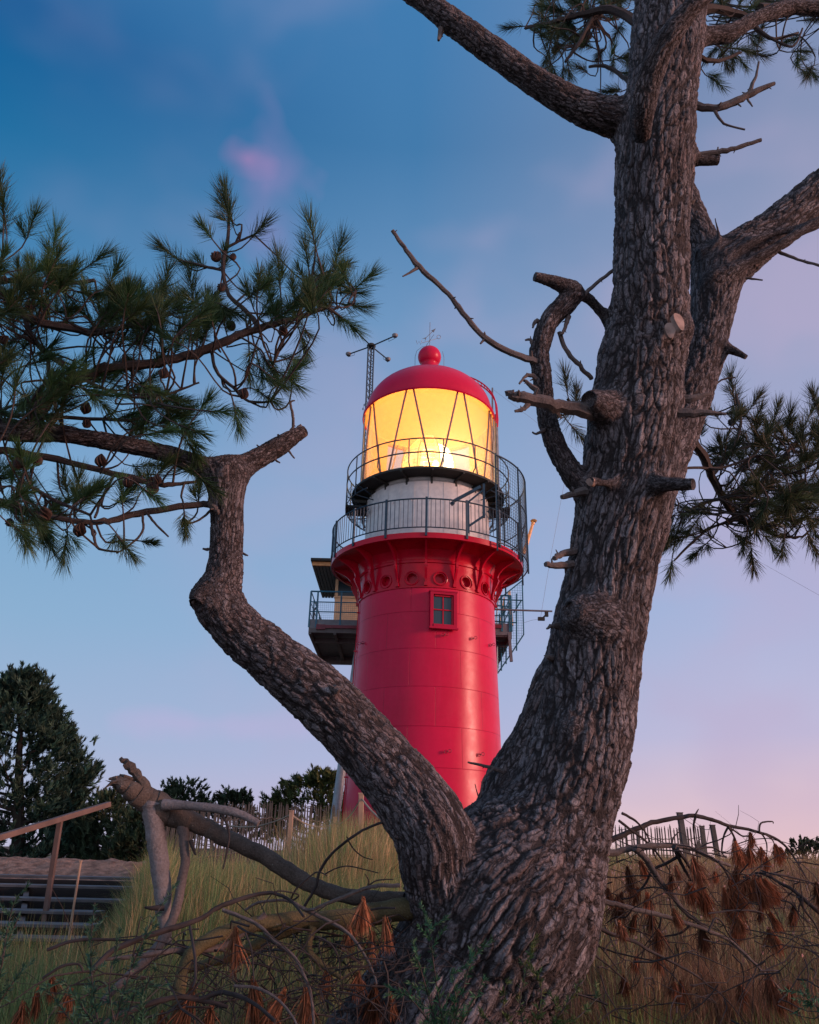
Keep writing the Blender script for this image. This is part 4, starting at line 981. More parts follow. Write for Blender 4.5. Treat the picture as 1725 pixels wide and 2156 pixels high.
def cone(x, y, Y, parent, s=1.0, tilt=None):
    o = bpy.data.objects.new('pine_cone', CONE); COL.objects.link(o); o.parent = parent
    p = P(x, y, Y); o.location = Vector(p)-Vector(parent.location); o.scale = (s, s, s)
    o.rotation_euler = (rnd.uniform(-.6, .6), rnd.uniform(-.6, .6), rnd.uniform(0, 6)); return o
def crown(parent, branches, tufts, blobs, Y0, scale, name='needles', cones=(), nl=.118, L=.13, cnt=180, w=.00105, col=(.028, .068, .026), mat=None):
    """branches: photo polylines -> wood; tufts (x,y,angle,len factor); blobs (x,y,rx,ry,n,angle)"""
    pts = []
    for br in branches:
        w_ = twig(br, parent, 'branch', mat or M_branch, 6, knobs=False); pts.append(w_[:, :3])
    allp = np.concatenate(pts)
    N = Needles(); tw = MB(); todo = []
    for (x, y, a, lf) in tufts: todo.append((P(x, y, Y0+rnd.uniform(-.15, .15)*scale), a, lf, 1))
    for (x, y, rx, ry, n, a) in blobs:
        for _ in range(n):
            r = math.sqrt(rnd.random()); t_ = rnd.uniform(0, 2*math.pi)
            todo.append((P(x+rx*r*math.cos(t_), y+ry*r*math.sin(t_), Y0+rnd.uniform(-.42, .42)*scale), a+rnd.gauss(0, 40), rnd.uniform(.7, 1.05), .85))
    for (c, a, lf, dn) in todo:
        ar = math.radians(a); d = CM @ np.array([math.cos(ar), math.sin(ar), 0]) + rng.normal(0, .22, 3); d = nrm(d)
        j = np.argmin(((allp-(c-d*.25*scale))**2).sum(1)); q = allp[j]; mid = (q+c)/2 - d*.06*scale + rng.normal(0, .03, 3)*scale; base = c - d*.08*scale
        cp = catmull(np.array([[*q, .006], [*mid, .005], [*base, .0042], [*(c+d*L*lf*.7), .0025]]), 3)
        tw.tube(cp[:, :3], cp[:, 3]*scale, 4, False)
        N.tuft(c, d, L*lf, nl*lf, int(cnt*dn), w=w, col=col)
        if rnd.random() < .4:       # a second, smaller shoot
            d2 = nrm(d+rng.normal(0, .6, 3)); N.tuft(c-d*.03, d2, L*lf*.6, nl*.8, int(cnt*.5), w=w, col=col)
    tw.build('twigs', mat or M_branch, parent, True)
    N.build(name, M_needle, parent)
    for cx_ in cones: cone(cx_[0], cx_[1], Y0+rnd.uniform(-.25, .05)*scale, parent, scale*rnd.uniform(.65, 1.0))
# left crown
bl = [
 [(70, 892, 17, 3.42), (92, 850, 15, 3.42), (130, 812, 13, 3.42), (190, 787, 12, 3.42), (245, 772, 11, 3.42), (332, 763, 10, 3.43), (427, 739, 10, 3.44), (489, 711, 9, 3.45), (546, 690, 8, 3.46), (627, 668, 6, 3.47), (690, 645, 4, 3.48)],
 [(546, 690, 6, 3.46), (522, 658, 5, 3.45), (482, 620, 4.5, 3.43), (470, 559, 4.5, 3.42), (480, 506, 4, 3.42), (482, 450, 3, 3.42)],
 [(470, 570, 3, 3.42), (430, 560, 3, 3.42), (380, 548, 2, 3.42)], [(478, 520, 3, 3.42), (510, 505, 2.5, 3.42), (535, 494, 2, 3.42)],
 [(627, 668, 4, 3.47), (655, 590, 3, 3.45), (665, 520, 2, 3.43)], [(655, 600, 3, 3.45), (700, 570, 2.5, 3.45), (750, 612, 2, 3.45)],
 [(445, 735, 4, 3.44), (455, 780, 4, 3.42), (490, 815, 3.5, 3.41), (525, 845, 3, 3.41), (570, 845, 2.5, 3.42)],
 [(600, 675, 3, 3.46), (598, 715, 2.5, 3.45), (575, 770, 2, 3.44)],
 [(-60, 560, 12, 3.3), (0, 612, 10, 3.32), (60, 668, 9, 3.34), (120, 685, 9, 3.36), (205, 700, 7, 3.38), (290, 680, 5, 3.4), (360, 660, 4, 3.42)],
 [(-60, 600, 6, 3.5), (40, 590, 6, 3.5), (110, 600, 5, 3.5), (200, 590, 4, 3.5)],
 [(50, 660, 6, 3.4), (75, 720, 5, 3.4), (120, 760, 5, 3.4), (180, 800, 4, 3.4), (270, 835, 3, 3.4), (350, 830, 3, 3.4), (420, 805, 2, 3.4)],
 [(0, 948, 8, 3.45), (95, 962, 7, 3.47), (237, 996, 6.5, 3.5), (332, 1019, 6, 3.52), (380, 1018, 4, 3.53), (415, 1014, 3, 3.54)],
 [(458, 1066, 8, 3.6), (418, 1062, 7, 3.57), (309, 1079, 7, 3.52), (237, 1093, 7, 3.48), (190, 1100, 6, 3.45), (95, 1086, 6, 3.4), (0, 1053, 6, 3.35), (-60, 1030, 6, 3.3)],
 [(190, 1100, 4, 3.45), (198, 1130, 3, 3.44), (208, 1155, 3, 3.43), (250, 1162, 2, 3.42)],
 [(100, 740, 4, 3.43), (105, 800, 4, 3.43), (118, 860, 4, 3.43), (130, 895, 3, 3.43)],
 [(0, 872, 4, 3.5), (120, 878, 4, 3.5), (270, 885, 3.5, 3.5), (300, 872, 2, 3.5)],
 [(40, 1010, 4, 3.42), (110, 1050, 4, 3.42), (190, 1085, 3, 3.44)], [(240, 1000, 3, 3.5), (215, 1050, 3, 3.48), (200, 1090, 3, 3.46)],
 [(309, 1079, 3, 3.52), (325, 1100, 2.5, 3.5), (355, 1130, 2, 3.5)], [(450, 1068, 3, 3.58), (420, 1095, 2.5, 3.56), (388, 1104, 2, 3.55)],
 [(300, 1085, 3, 3.5), (300, 1120, 2.5, 3.48), (270, 1150, 2, 3.46), (245, 1165, 1.6, 3.45)],
]
tl = [(487, 462, 92, 1.25), (484, 440, 95, 1.1), (530, 500, 35, 1.0), (445, 500, 140, .8), (378, 548, 150, 1.05), (420, 560, 160, .8), (470, 560, 80, .7), (665, 520, 92, 1.35), (650, 560, 110, 1.1), (705, 550, 65, 1.2), (745, 610, 25, 1.15), (720, 640, -10, 1.1), (589, 590, 100, 1.2), (575, 640, 120, 1.0), (684, 611, 80, 1.1), (715, 668, -40, 1.0), (632, 700, -75, 1.0), (525, 750, -100, 1.0), (570, 755, -80, .9), (598, 800, 20, 1.0), (613, 815, 60, .9), (551, 830, -30, .9), (494, 862, -100, .9), (408, 640, 88, 1.3), (389, 677, 110, 1.2), (304, 640, 85, 1.25), (342, 620, 95, 1.2), (228, 605, 60, 1.2), (255, 645, 65, 1.1), (180, 565, 40, 1.2), (109, 540, 85, 1.3), (57, 495, 55, 1.2), (12, 480, 80, 1.2), (4, 415, 100, 1.1), (247, 720, 80, 1.0), (370, 735, 85, 1.0), (304, 885, 60, 1.1), (385, 905, -40, 1.0), (340, 890, 20, 1.0), (395, 930, -60, .9), (161, 1050, 100, 1.0), (389, 1092, -80, .7), (418, 1046, 80, .7), (47, 1095, -90, 1.0), (90, 1110, -70, 1.0), (138, 1132, -80, 1.0), (252, 1135, -70, .8), (300, 1140, 10, .5)]
bb = [(60, 620, 110, 60, 26, 70), (180, 660, 130, 60, 26, 70), (320, 690, 120, 55, 26, 75), (430, 680, 60, 50, 11, 80), (600, 640, 80, 60, 18, 60), (680, 620, 60, 60, 14, 60), (80, 790, 110, 70, 20, 30), (250, 790, 120, 50, 14, 10), (60, 880, 90, 50, 8, 10), (330, 890, 80, 40, 12, 10), (560, 780, 60, 40, 6, -30), (150, 1055, 120, 38, 12, 60), (60, 1075, 80, 40, 9, -40), (40, 1000, 60, 40, 6, 60), (330, 1000, 100, 40, 5, 0), (10, 700, 60, 80, 12, 60), (-60, 600, 60, 160, 12, 60), (360, 840, 120, 40, 7, -20)]
cl_ = [(490, 540, 1), (466, 604, 1), (487, 686, 1), (596, 697, 1), (513, 829, 1), (345, 786, 1), (181, 860, 1), (183, 892, 1), (110, 880, 1), (212, 970, 1), (270, 1015, 1), (320, 1018, 1), (332, 1010, 1), (322, 1028, 1), (168, 1116, 1), (40, 975, 1), (18, 640, 1), (8, 715, 1), (60, 645, 1), (77, 970, 1), (20, 1100, 1), (95, 1082, 1), (455, 540, 1), (8, 590, 1)]
crown(TREE, bl, tl, bb, 3.44, 1.0, cones=cl_)
# crown behind the top of the trunk
bt = [[(1360, 60, 10, 3.5), (1290, 20, 9, 3.6), (1230, 30, 7, 3.7), (1170, 45, 5, 3.75), (1105, 60, 3, 3.8)], [(1250, 30, 4, 3.7), (1220, 90, 4, 3.7), (1190, 130, 3, 3.7)], [(1340, 190, 5, 3.5), (1310, 160, 5, 3.6), (1275, 140, 4, 3.65), (1240, 140, 3, 3.7)],
      [(1420, 40, 14, 3.5), (1480, 20, 10, 3.6), (1560, 30, 8, 3.7), (1620, 80, 4, 3.75), (1680, 70, 3, 3.8)], [(1440, 100, 8, 3.5), (1500, 130, 5, 3.6), (1560, 110, 3, 3.65)], [(1600, 20, 12, 3.7), (1700, 10, 12, 3.8), (1780, 20, 10, 3.9)],
      [(1595, 60, 3, 3.3), (1640, 90, 3, 3.3), (1672, 96, 2.5, 3.3), (1690, 60, 2, 3.3)]]
tt = [(1098, 55, 170, 1.0), (1140, 25, 100, 1.0), (1185, 150, -90, .9), (1235, 150, 170, .8), (1262, 205, -100, .9), (1575, 108, -30, 1.1), (1495, 160, -60, 1.0), (1700, 140, -70, 1.0), (1680, 80, 200, .9), (1520, 110, -40, .9), (1170, 0, 90, 1.0), (1300, 190, 200, .8)]
bbt = [(1215, 60, 90, 50, 30, 180), (1240, 0, 100, 30, 26, 90), (1190, 120, 50, 40, 7, -90), (1290, 130, 40, 50, 6, -90), (1540, 90, 60, 40, 8, -30), (1550, 0, 120, 30, 24, 60), (1700, 90, 50, 60, 6, -40), (1470, 20, 60, 50, 10, 60), (1700, 0, 60, 30, 8, 60)]
crown(TREE, bt, tt, bbt, 4.1, 1.1, 'needles', [(1175, 70, 1), (1205, 62, 1), (1230, 30, 1), (1245, 50, 1), (1262, 35, 1), (1296, 205, 1), (1330, 178, 1), (1168, 105, 1), (1240, 75, 1), (1285, 220, 1)], col=(.032, .060, .030))
# lower right crown, further back
br_ = [[(1405, 900, 12, 4.4), (1443, 912, 11, 4.6), (1475, 950, 10, 4.9), (1499, 1000, 9, 5.1), (1523, 1052, 8, 5.3), (1559, 1092, 7, 5.5), (1600, 1110, 5, 5.6), (1650, 1090, 3, 5.6)],
       [(1560, 1080, 5, 5.4), (1600, 1020, 5, 5.4), (1650, 960, 4, 5.4), (1690, 920, 3, 5.4), (1740, 900, 3, 5.4)], [(1500, 1000, 4, 5.1), (1540, 950, 4, 5.2), (1560, 890, 3, 5.2), (1550, 830, 2.5, 5.2)],
       [(1540, 950, 3, 5.2), (1600, 930, 3, 5.2), (1640, 890, 2, 5.2)], [(1523, 1050, 3, 5.2), (1480, 1060, 3, 5.2), (1440, 1080, 2, 5.2)], [(1400, 1000, 4, 4.8), (1450, 985, 3, 4.9), (1520, 985, 3, 5), (1590, 960, 3, 5)],
       [(1560, 1092, 4, 5.4), (1500, 1110, 3, 5.3), (1460, 1140, 3, 5.3), (1420, 1180, 2, 5.3)], [(1485, 830, 2.5, 4.6), (1520, 800, 2, 4.6), (1548, 795, 1.5, 4.6)],
       [(1600, 1110, 4, 5.5), (1640, 1130, 3, 5.5), (1690, 1130, 2, 5.5)], [(1330, 900, 4, 5.6), (1240, 880, 4, 5.6), (1195, 840, 3, 5.6)]]
tr_ = [(1545, 830, 92, 1.3), (1580, 860, 60, 1.0), (1512, 880, 140, .9), (1628, 890, 90, 1.1), (1660, 900, 80, 1.1), (1700, 885, 70, 1.1), (1720, 860, 80, 1.0), (1407, 1096, 190, .9), (1475, 1076, 180, .8), (1415, 1180, -120, .9), (1483, 1148, -110, .9), (1583, 1164, -90, 1.0), (1703, 1128, -70, 1.2), (1570, 1130, -90, .9), (1203, 895, -60, 1.1), (1195, 822, 110, 1.1), (1215, 850, 90, 1.0), (1205, 870, 200, 1.0), (1650, 1130, -80, 1)]
br2 = [(1650, 990, 85, 80, 38, 60), (1600, 1060, 90, 50, 24, 20), (1560, 920, 60, 60, 16, 80), (1690, 1060, 50, 50, 18, 0), (1480, 1110, 60, 40, 8, 200), (1430, 1050, 40, 60, 6, 190), (1600, 1110, 80, 25, 10, -60), (1720, 950, 50, 80, 20, 60), (1450, 900, 40, 60, 4, 100), (1540, 1000, 60, 50, 8, 60)]
crown(TREE, br_, tr_, br2, 5.4, 1.15, 'needles', [(1590, 1060, 1), (1655, 960, 1), (1570, 1075, 1), (1610, 1085, 1), (1640, 1075, 1), (1540, 890, 1), (1620, 950, 1)], nl=.14, L=.15, cnt=130, w=.0016, col=(.032, .048, .024))

# ------------------------------------------------------------------ pines in the background
M_far = colattr('far_pine_needles', .6, translucent=.15, spec=.2)
M_farwood = simple('far_trunk', (.06, .045, .035), None, .9, bs=0)
def far_pine(label, outline, Y, base, n_clump, nl, seed, group=None, lean=0, dens=26, col=(.034, .066, .036), w=.012, depthf=.45, limbs=9):
    """outline: [(row, left, right)] of the crown in the photo frame; base (x, row) of the trunk foot"""
    r_ = random.Random(seed); bx = P(base[0], base[1], Y); gzv = float(gz(np.array([bx[0]]), np.array([Y]))[0])
    foot = np.array([bx[0], Y, gzv-.15])
    T = empty('pine_tree', foot, label, 'tree', group)
    rows = [o[0] for o in outline]
    top = P((outline[0][1]+outline[0][2])/2, rows[0]+8, Y)
    ax = lambda t: foot + (top-foot)*t + np.array([.12*math.sin(t*5+seed), 0, 0])*(top[2]-foot[2])*.3*t*(1-t)
    H = top[2]-foot[2]
    m = MB(); m.tube([ax(t) for t in np.linspace(0, 1, 12)], np.linspace(.035*H+.03, .012, 12), 8, jit=.08)
    N = Needles(); tips = []
    for k in range(n_clump):
        y = r_.uniform(rows[0], rows[-1])**1.0; l = np.interp(y, rows, [o[1] for o in outline]); rr = np.interp(y, rows, [o[2] for o in outline])
        hw = (rr-l)/2; e = r_.choice((-1, 1))*r_.random()**.55; x = (l+rr)/2 + e*hw
        dmax = hw/F*Y*math.sqrt(max(0, 1-e*e))*1.0
        Yk = Y + r_.uniform(-1, 1)*dmax*.9
        tips.append(P(x, y, Yk))
    # the foliage sits in pads at the ends of upswept limbs
    for c in tips:
        t = min(.97, max(.08, (c[2]-foot[2])/H - .08)); a = ax(t); d = nrm((c-a)*np.array([1, 1, .3]) + np.array([0, 0, .35*np.linalg.norm(c-a)]))
        for q in range(5):
            N.tuft(c + rng.normal(0, nl*.9, 3)*np.array([1.2, 1.2, .6]), nrm(d*.6 + rng.normal(0, .45, 3) + np.array([0, 0, .55])), nl*1.3, nl, dens, w=w, col=col, spread=(.3, 1.0), var=.7)
    for c in [tips[i] for i in range(0, len(tips), max(1, len(tips)//(limbs*4)))]:
        t = min(.95, max(.10, (c[2]-foot[2])/H - .13)); a = ax(t); mid = (a+c)/2 + np.array([0, 0, -.03*H])
        m.tube([a, mid, c], [.012*H*(1.1-t), .008*H*(1.1-t), .006], 5, False)
    m.build('trunk', M_farwood, T, True); N.build('crown', M_far, T); return T
far_pine('tall dark conical pine at the far left edge, behind the stair handrail', [(1422, 38, 62), (1450, -5, 78), (1500, -50, 108), (1550, -80, 145), (1600, -110, 168), (1640, -120, 195), (1680, -130, 160), (1760, -130, 180), (1815, -130, 190)], 20, (40, 1850), 800, .15, 1, dens=30, w=.009, col=(.026, .066, .046))
GB = 'pines beyond the dune'
far_pine('small ragged pine just right of the tall dark pine', [(1680, 225, 240), (1710, 195, 262), (1750, 180, 275), (1790, 180, 290), (1835, 180, 300)], 19, (230, 1850), 130, .13, 2, GB, dens=26, w=.009)
far_pine('low spreading pine directly behind the snapped upright log', [(1712, 300, 350), (1735, 275, 365), (1770, 255, 372), (1800, 250, 370), (1835, 240, 370)], 18, (310, 1850), 130, .13, 3, GB, dens=24, w=.009)
far_pine('flat-topped little pine rising above the paling fence left of centre', [(1657, 360, 410), (1672, 350, 420), (1690, 352, 424), (1715, 350, 430)], 30, (388, 1800), 60, .17, 4, GB, dens=26, w=.013)
far_pine('round little pine, smallest one above the paling fence', [(1673, 482, 505), (1683, 468, 514), (1698, 466, 518), (1720, 470, 520)], 31, (492, 1800), 42, .16, 5, GB, dens=26, w=.013)
far_pine('broad bushy pine between the paling fence and the tower foot', [(1634, 672, 705), (1655, 615, 705), (1672, 590, 712), (1690, 572, 715), (1720, 570, 720), (1760, 575, 720)], 31, (650, 1800), 170, .18, 6, GB, dens=28, w=.013, col=(.050, .09, .034))
far_pine('low dark pine hedge behind the left part of the paling fence', [(1700, 400, 470), (1712, 380, 500), (1735, 345, 560), (1770, 345, 580)], 33, (450, 1800), 80, .18, 8, GB, dens=24, w=.013)
def bush(label, x, y, w, h, Y, n, nl, seed, col=(.032, .055, .03), leafw=.012):
    c = P(x, y, Y); g = float(gz(np.array([c[0]]), np.array([Y]))[0]); T = empty('bush', (c[0], Y, g), label, 'bush'); rr = random.Random(seed)
    N = Needles(); m = MB(); sc = Y/F
    for k in range(n):
        a = rr.uniform(0, 2*math.pi); q = rr.random()**.5; p = np.array([c[0]+w/2*sc*q*math.cos(a), Y+w/2*sc*q*math.sin(a), c[2]+h/2*sc*rr.uniform(-1, 1)*math.sqrt(max(.05, 1-q*q*.7))])
        N.tuft(p, nrm(np.array([math.cos(a)*.6, math.sin(a)*.6, 1])), nl, nl, 20, w=leafw, col=col, var=.6)
        if k % 4 == 0: m.tube([(c[0], Y, g-.05), (np.array([c[0], Y, g])+p)/2 + rng.normal(0, .04, 3), p], [.02, .012, .005], 4, False)
    m.build('stem', M_farwood, T); N.build('foliage', M_far, T)
bush('rounded dark bush with a leafy top on the skyline at the right edge', 1692, 1786, 46, 34, 20, 80, .07, 11)
bush('small sprig of leaves poking above the right end of the skyline', 1716, 1780, 26, 26, 19, 22, .07, 12)
bush('low thorny tuft on the skyline left of the rounded bush', 1655, 1797, 34, 16, 20, 30, .05, 13)

# ------------------------------------------------------------------ fences
def paling(label, a, b, Ya, Yb, n, top, bot, seed, wires=(.18, .75), post_every=0, w=.028):
    rr = random.Random(seed)
    def at(t): Y = Ya+(Yb-Ya)*t; x = a+(b-a)*t; return x, Y
    p0 = P(a, bot(a), Ya); T = empty('paling_fence', p0, label, 'fence')
    m = MB(); top3, bot3 = [], []
    for i in range(n+1):
        t = (i+rr.uniform(-.22, .22))/n; x, Y = at(min(1, max(0, t))); yt = top(x)+rr.uniform(-5, 5); q = P(x, yt, Y)
        g = float(gz(np.array([q[0]]), np.array([Y]))[0]); s = np.array([rr.gauss(0, .012), 0, 0])
        ww = w*rr.uniform(.7, 1.15)
        m.bar(np.array([q[0], Y, g-.1]), q+s, ww, ww*.6, up=(0, 1, 0)); m.bar(q+s, q+s*1.1+np.array([0, 0, .035]), ww*.5, ww*.4, up=(0, 1, 0)); top3.append(q); bot3.append(np.array([q[0], Y, g]))
    m.build('pales', M_pale, T)
    for f in wires:
        MB().tube([bot3[i]+(top3[i]-bot3[i])*f + np.array([0, -.02, rr.uniform(-.008, .008)]) for i in range(0, n+1)], .009, 4).build('wire', M_pale, T)
    return T
paling('long chestnut paling fence on the dune left of the tower foot', 345, 716, 12.5, 17.5, 66, lambda x: 1703+.000*x-8*math.sin((x-345)/371*3.14), lambda x: 1800, 21)
paling('short paling fence on the skyline right of the big pine', 1290, 1418, 17.5, 18.3, 21, lambda x: 1744, lambda x: 1815, 22, (.3, .72), w=.026)
paling('second length of skyline paling fence, right of the tall dark post', 1424, 1482, 18.3, 18.6, 10, lambda x: 1742+(x-1424)*.02, lambda x: 1815, 23, (.3, .72), w=.03)
paling('dense low bundle of pales at the right end of the skyline fence', 1462, 1480, 17.3, 17.4, 9, lambda x: 1775+(x-1462)*.2, lambda x: 1815, 24, (.5,), w=.03)
def post(x, yt, Y, w, label, mat, lean=0, group=None, name='fence_post', cat='post'):
    q = P(x, yt, Y); g = float(gz(np.array([q[0]]), np.array([Y]))[0]); T = empty(name, (q[0]-lean, Y, g), label, cat, group)
    m = MB(); m.bar(np.array([q[0]-lean, Y, g-.3]), q, w, w, up=(0, 1, 0)); m.build('shaft', mat, T, bevel=.006)
    MB().box(q+np.array([0, 0, .006]), (w*.56, w*.56, .008)).build('cap', mat, T); return q
GP = 'dark posts of the skyline fence'
pq = [post(1431, 1712, 16.5, .10, 'tallest dark square post on the skyline, behind the arching dead branch', M_pale, -.08, GP),
      post(1478, 1740, 18.6, .09, 'dark square post at the end of the skyline pales', M_pale, 0, GP), post(1500, 1738, 16.4, .085, 'slightly leaning dark post, rightmost on the skyline', M_pale, -.06, GP),
      post(1343, 1752, 17, .06, 'thin dark post nearest the big trunk on the skyline', M_pale, 0, GP)]
def rope(pts, label, sag=.08, r=.010, mat=None):
    out = []
    for a, b in zip(pts[:-1], pts[1:]):
        for t in np.linspace(0, 1, 9)[:-1]: out.append(a+(b-a)*t - np.array([0, 0, sag*4*t*(1-t)]))
    out.append(pts[-1]); tag(MB().tube(out, r, 5).build('rope', mat or M_rope), label, 'rope')
d_ = np.array([0, 0, -.04])
rope([P(1300, 1748, 17), pq[0]+d_, pq[1]+d_, pq[2]+d_], 'thin wire strung between the dark skyline posts', .03, .006, M_pale)
GR = 'pale stakes of the rope fence'
r1 = post(614, 1708, 12.5, .062, 'pale square stake in the long grass, in front of the paling fence', M_post, 0, GR)
r2 = post(761, 1672, 10.2, .062, 'taller pale square stake in front of the red tower foot', M_post, -.03, GR)
r3 = post(706, 1722, 13.0, .05, 'short pale stake beside the grey support leg', M_post, 0, GR)
r4 = post(170, 1815, 7.2, .018, 'thin reed-like stake in the grass before the timber steps', M_post, -.02, GR)
rope([P(470, 1735, 13.5), r1+d_, r3+d_*2, r2+d_, P(860, 1740, 9.2)], 'sagging pale rope linking the stakes left of the tower', .10, .011)

# ------------------------------------------------------------------ timber steps, handrail and earth mound at the left
zT = [P(150, y, Y)[2] for y, Y in ((1849, 9.4), (1869, 8.95), (1896, 8.5), (1921, 8.05), (1949, 7.6), (1978, 7.2))]
ST = empty('timber_steps', (-4.2, 7.2, zT[-1]), 'grey weathered plank steps with dark gaps, half hidden by grass at the left', 'steps')
for i, (y, Y, xr_) in enumerate(((1849, 9.4, 312), (1869, 8.95, 312), (1896, 8.5, 265), (1921, 8.05, 200), (1949, 7.6, 190), (1978, 7.2, 170))):
    R_ = P(xr_, y, Y); L_ = P(-220, y+3, Y); z = R_[2]
    m = MB(); m.box(((R_[0]+L_[0])/2, Y+.15, z-.012), ((R_[0]-L_[0])/2, .13, .013)); m.build('tread', M_plank, ST, bevel=.004)
    if i < 5: MB().box(((R_[0]+L_[0])/2, Y+.42, z-.16), ((R_[0]-L_[0])/2-.05, .02, .11)).build('gap_shade', simple('gap_shade_board', (.035, .03, .03), None, .9, bs=.1), ST)  # near-black sheet painted as the shade inside the open gap under each tread
for x in (-20, 60, 290): a_, b_ = P(x, 1852, 9.5), P(x-20, 1985, 7.3); MB().bar(a_-np.array([0, 0, .08]), b_-np.array([0, 0, .08]), .05, .14).build('stringer', M_plank, ST)
HR = empty('handrail', P(105, 1870, 8.3), 'brown timber handrail sloping up to the right beside the plank steps', 'handrail')
a_, b_ = P(-60, 1781, 7.2), P(230, 1693, 8.6); MB().bar(a_, b_, .058, .05).build('rail', M_wood, HR, bevel=.005)
a_, b_ = P(127, 1727, 8.1), P(104, 1885, 8.1); MB().bar(b_-np.array([0, 0, .3]), a_, .045, .045, up=(0, 1, 0)).build('post', M_wood, HR, bevel=.004)
a_, b_ = P(-30, 1772, 7.4), P(-34, 1900, 7.4); MB().bar(b_, a_, .06, .06, up=(0, 1, 0)).build('post', M_wood, HR, bevel=.004)
nu, nv = 90, 40; x0, x1 = P(-260, 1830, 11)[0], P(268, 1830, 11)[0]; yy0, yy1 = 10.6, 14.5
U, Vv = np.meshgrid(np.linspace(0, 1, nu), np.linspace(0, 1, nv))
zt_ = P(100, 1815, 11.2)[2]; ed = np.minimum(np.minimum(U*99, (1-U)*14)*1.0, np.minimum(Vv*2.6, (1-Vv)*5)); ed = np.clip(ed, 0, 1)**.5
MX = x0+(x1-x0)*U; MY = yy0+(yy1-yy0)*Vv; q = np.stack([MX*4, MY*4, MX*0], -1).reshape(-1, 3)
MZ = .2+(zt_-.2+.02)*ed*(.96+.0*U) + (fbm(q, 4, 51).reshape(U.shape)-.5)*.14*ed
ii = (np.arange(nv-1)[:, None]*nu + np.arange(nu-1)).ravel()
mm, t, b = material('mound_earth'); nn = noise(t, 9, 7); b.inputs['Roughness'].default_value = .95
mc = ramp(t, [(.35, (.12, .07, .048, 1)), (.65, (.32, .20, .14, 1))], nn); t.links.new(mc.outputs[0], b.inputs['Base Color']); bump(t, b, noise(t, 35, 6), .8, .03)
tag(link('earth_mound', fastmesh('earth_mound', np.stack([MX, MY, MZ], -1).reshape(-1, 3), [np.stack([ii, ii+1, ii+nu+1, ii+nu], -1)], smooth=True), mm), kind='structure')

# ------------------------------------------------------------------ fallen and dead wood
M_log = bark_mat('fallen_bark', (.13, .11, .095), (.048, .04, .034), (.03, .02, .02), False, 2.2, .8)
M_peel = bark_mat('peeled_log', (.24, .225, .23), (.09, .08, .078), (.03, .02, .02), False, 1.5, .7)
M_mossy = bark_mat('mossy_bark', (.13, .11, .055), (.06, .055, .03), (.03, .02, .02), False, 2.4, .9)
M_twig = simple('dead_twig', (.040, .033, .033), (.016, .013, .013), .85, 0, 12, 60, .4)
M_brown = colattr('dead_needles', .75, translucent=.2, spec=.2)
def limb(parent, pts, name='limb', mat=None, n=14, jit=.07, bumpf=.10):
    w = chain(pts); q = w[:, :3] + rng.normal(0, 1, (len(w), 3))*w[:, 3:4]*bumpf*.55
    m = MB(); m.tube(q, np.maximum(w[:, 3]*(1+rng.normal(0, .025, len(w))), .0015), n, jit=jit); m.build(name, mat or M_twig, parent, True); return w
def splinters(parent, x, y, Y, r, d, n=12, L=.12):
    c = P(x, y, Y); u, v, dd = frame(d); m = MB()
    for k in range(n):
        a = rnd.uniform(0, 6.28); q = c + (math.cos(a)*u+math.sin(a)*v)*r*rnd.uniform(.2, .95); l = L*rnd.uniform(.35, 1.1)
        m.tube([q-dd*.04, q+dd*l*.5+rng.normal(0, .008, 3), q+dd*l+rng.normal(0, .012, 3)], [.009, .006, .001], 4, jit=.4)
    m.build('torn_fibres', M_log, parent)
g0 = P(345, 1965, 3.9)
LG = empty('broken_trunk', (g0[0], g0[1], gz(g0[0], g0[1])), 'snapped grey and brown tree trunk with a torn splintered head, propped up at the left', 'broken trunk')
limb(LG, [(246, 1645, 7, 3.82), (262, 1656, 15, 3.83), (285, 1670, 21, 3.86), (312, 1686, 27, 3.9), (345, 1706, 29, 3.93), (385, 1722, 23, 3.95), (430, 1742, 18, 3.97), (468, 1760, 17, 3.98), (540, 1793, 16, 4.0), (604, 1832, 17, 4.0), (660, 1865, 16, 4.0), (720, 1884, 15, 4.0), (790, 1892, 15, 4.0), (850, 1893, 15, 4.0)], 'log', M_log, 18)
limb(LG, [(322, 1690, 26, 3.9), (324, 1725, 20, 3.9), (330, 1770, 20, 3.9), (336, 1815, 19, 3.9), (340, 1850, 19, 3.9), (343, 1880, 18, 3.9), (344, 1920, 15, 3.9), (350, 1965, 11, 3.9), (352, 1990, 9, 3.9)], 'upright_log', M_peel, 18, .03, .04)
limb(LG, [(384, 1738, 13, 3.94), (388, 1775, 10, 3.92), (390, 1815, 10, 3.9), (382, 1860, 10, 3.88), (371, 1913, 10, 3.84), (345, 1975, 10, 3.78), (310, 2020, 11, 3.7), (270, 2055, 9, 3.62), (215, 2110, 7, 3.5)], 'limb', M_dead, 12)
limb(LG, [(345, 1694, 12, 3.86), (390, 1696, 9, 3.84), (432, 1700, 9, 3.82), (480, 1707, 9, 3.8), (515, 1718, 8, 3.79), (545, 1734, 7, 3.78)], 'bare_limb', M_peel, 12, .04, .05)
limb(LG, [(312, 1668, 12, 3.88), (292, 1638, 10, 3.87), (272, 1612, 9, 3.86), (254, 1596, 4, 3.86)], 'splinter', M_log, 8, .25, .2)
limb(LG, [(270, 1655, 12, 3.85), (248, 1640, 8, 3.84), (229, 1640, 2, 3.83)], 'splinter', M_log, 7, .25, .2)
splinters(LG, 262, 1650, 3.84, .05, CM @ np.array([-.8, .35, .2]), 12, .05); splinters(LG, 250, 1650, 3.83, .02, CM @ np.array([-.9, -.1, .2]), 8, .05)
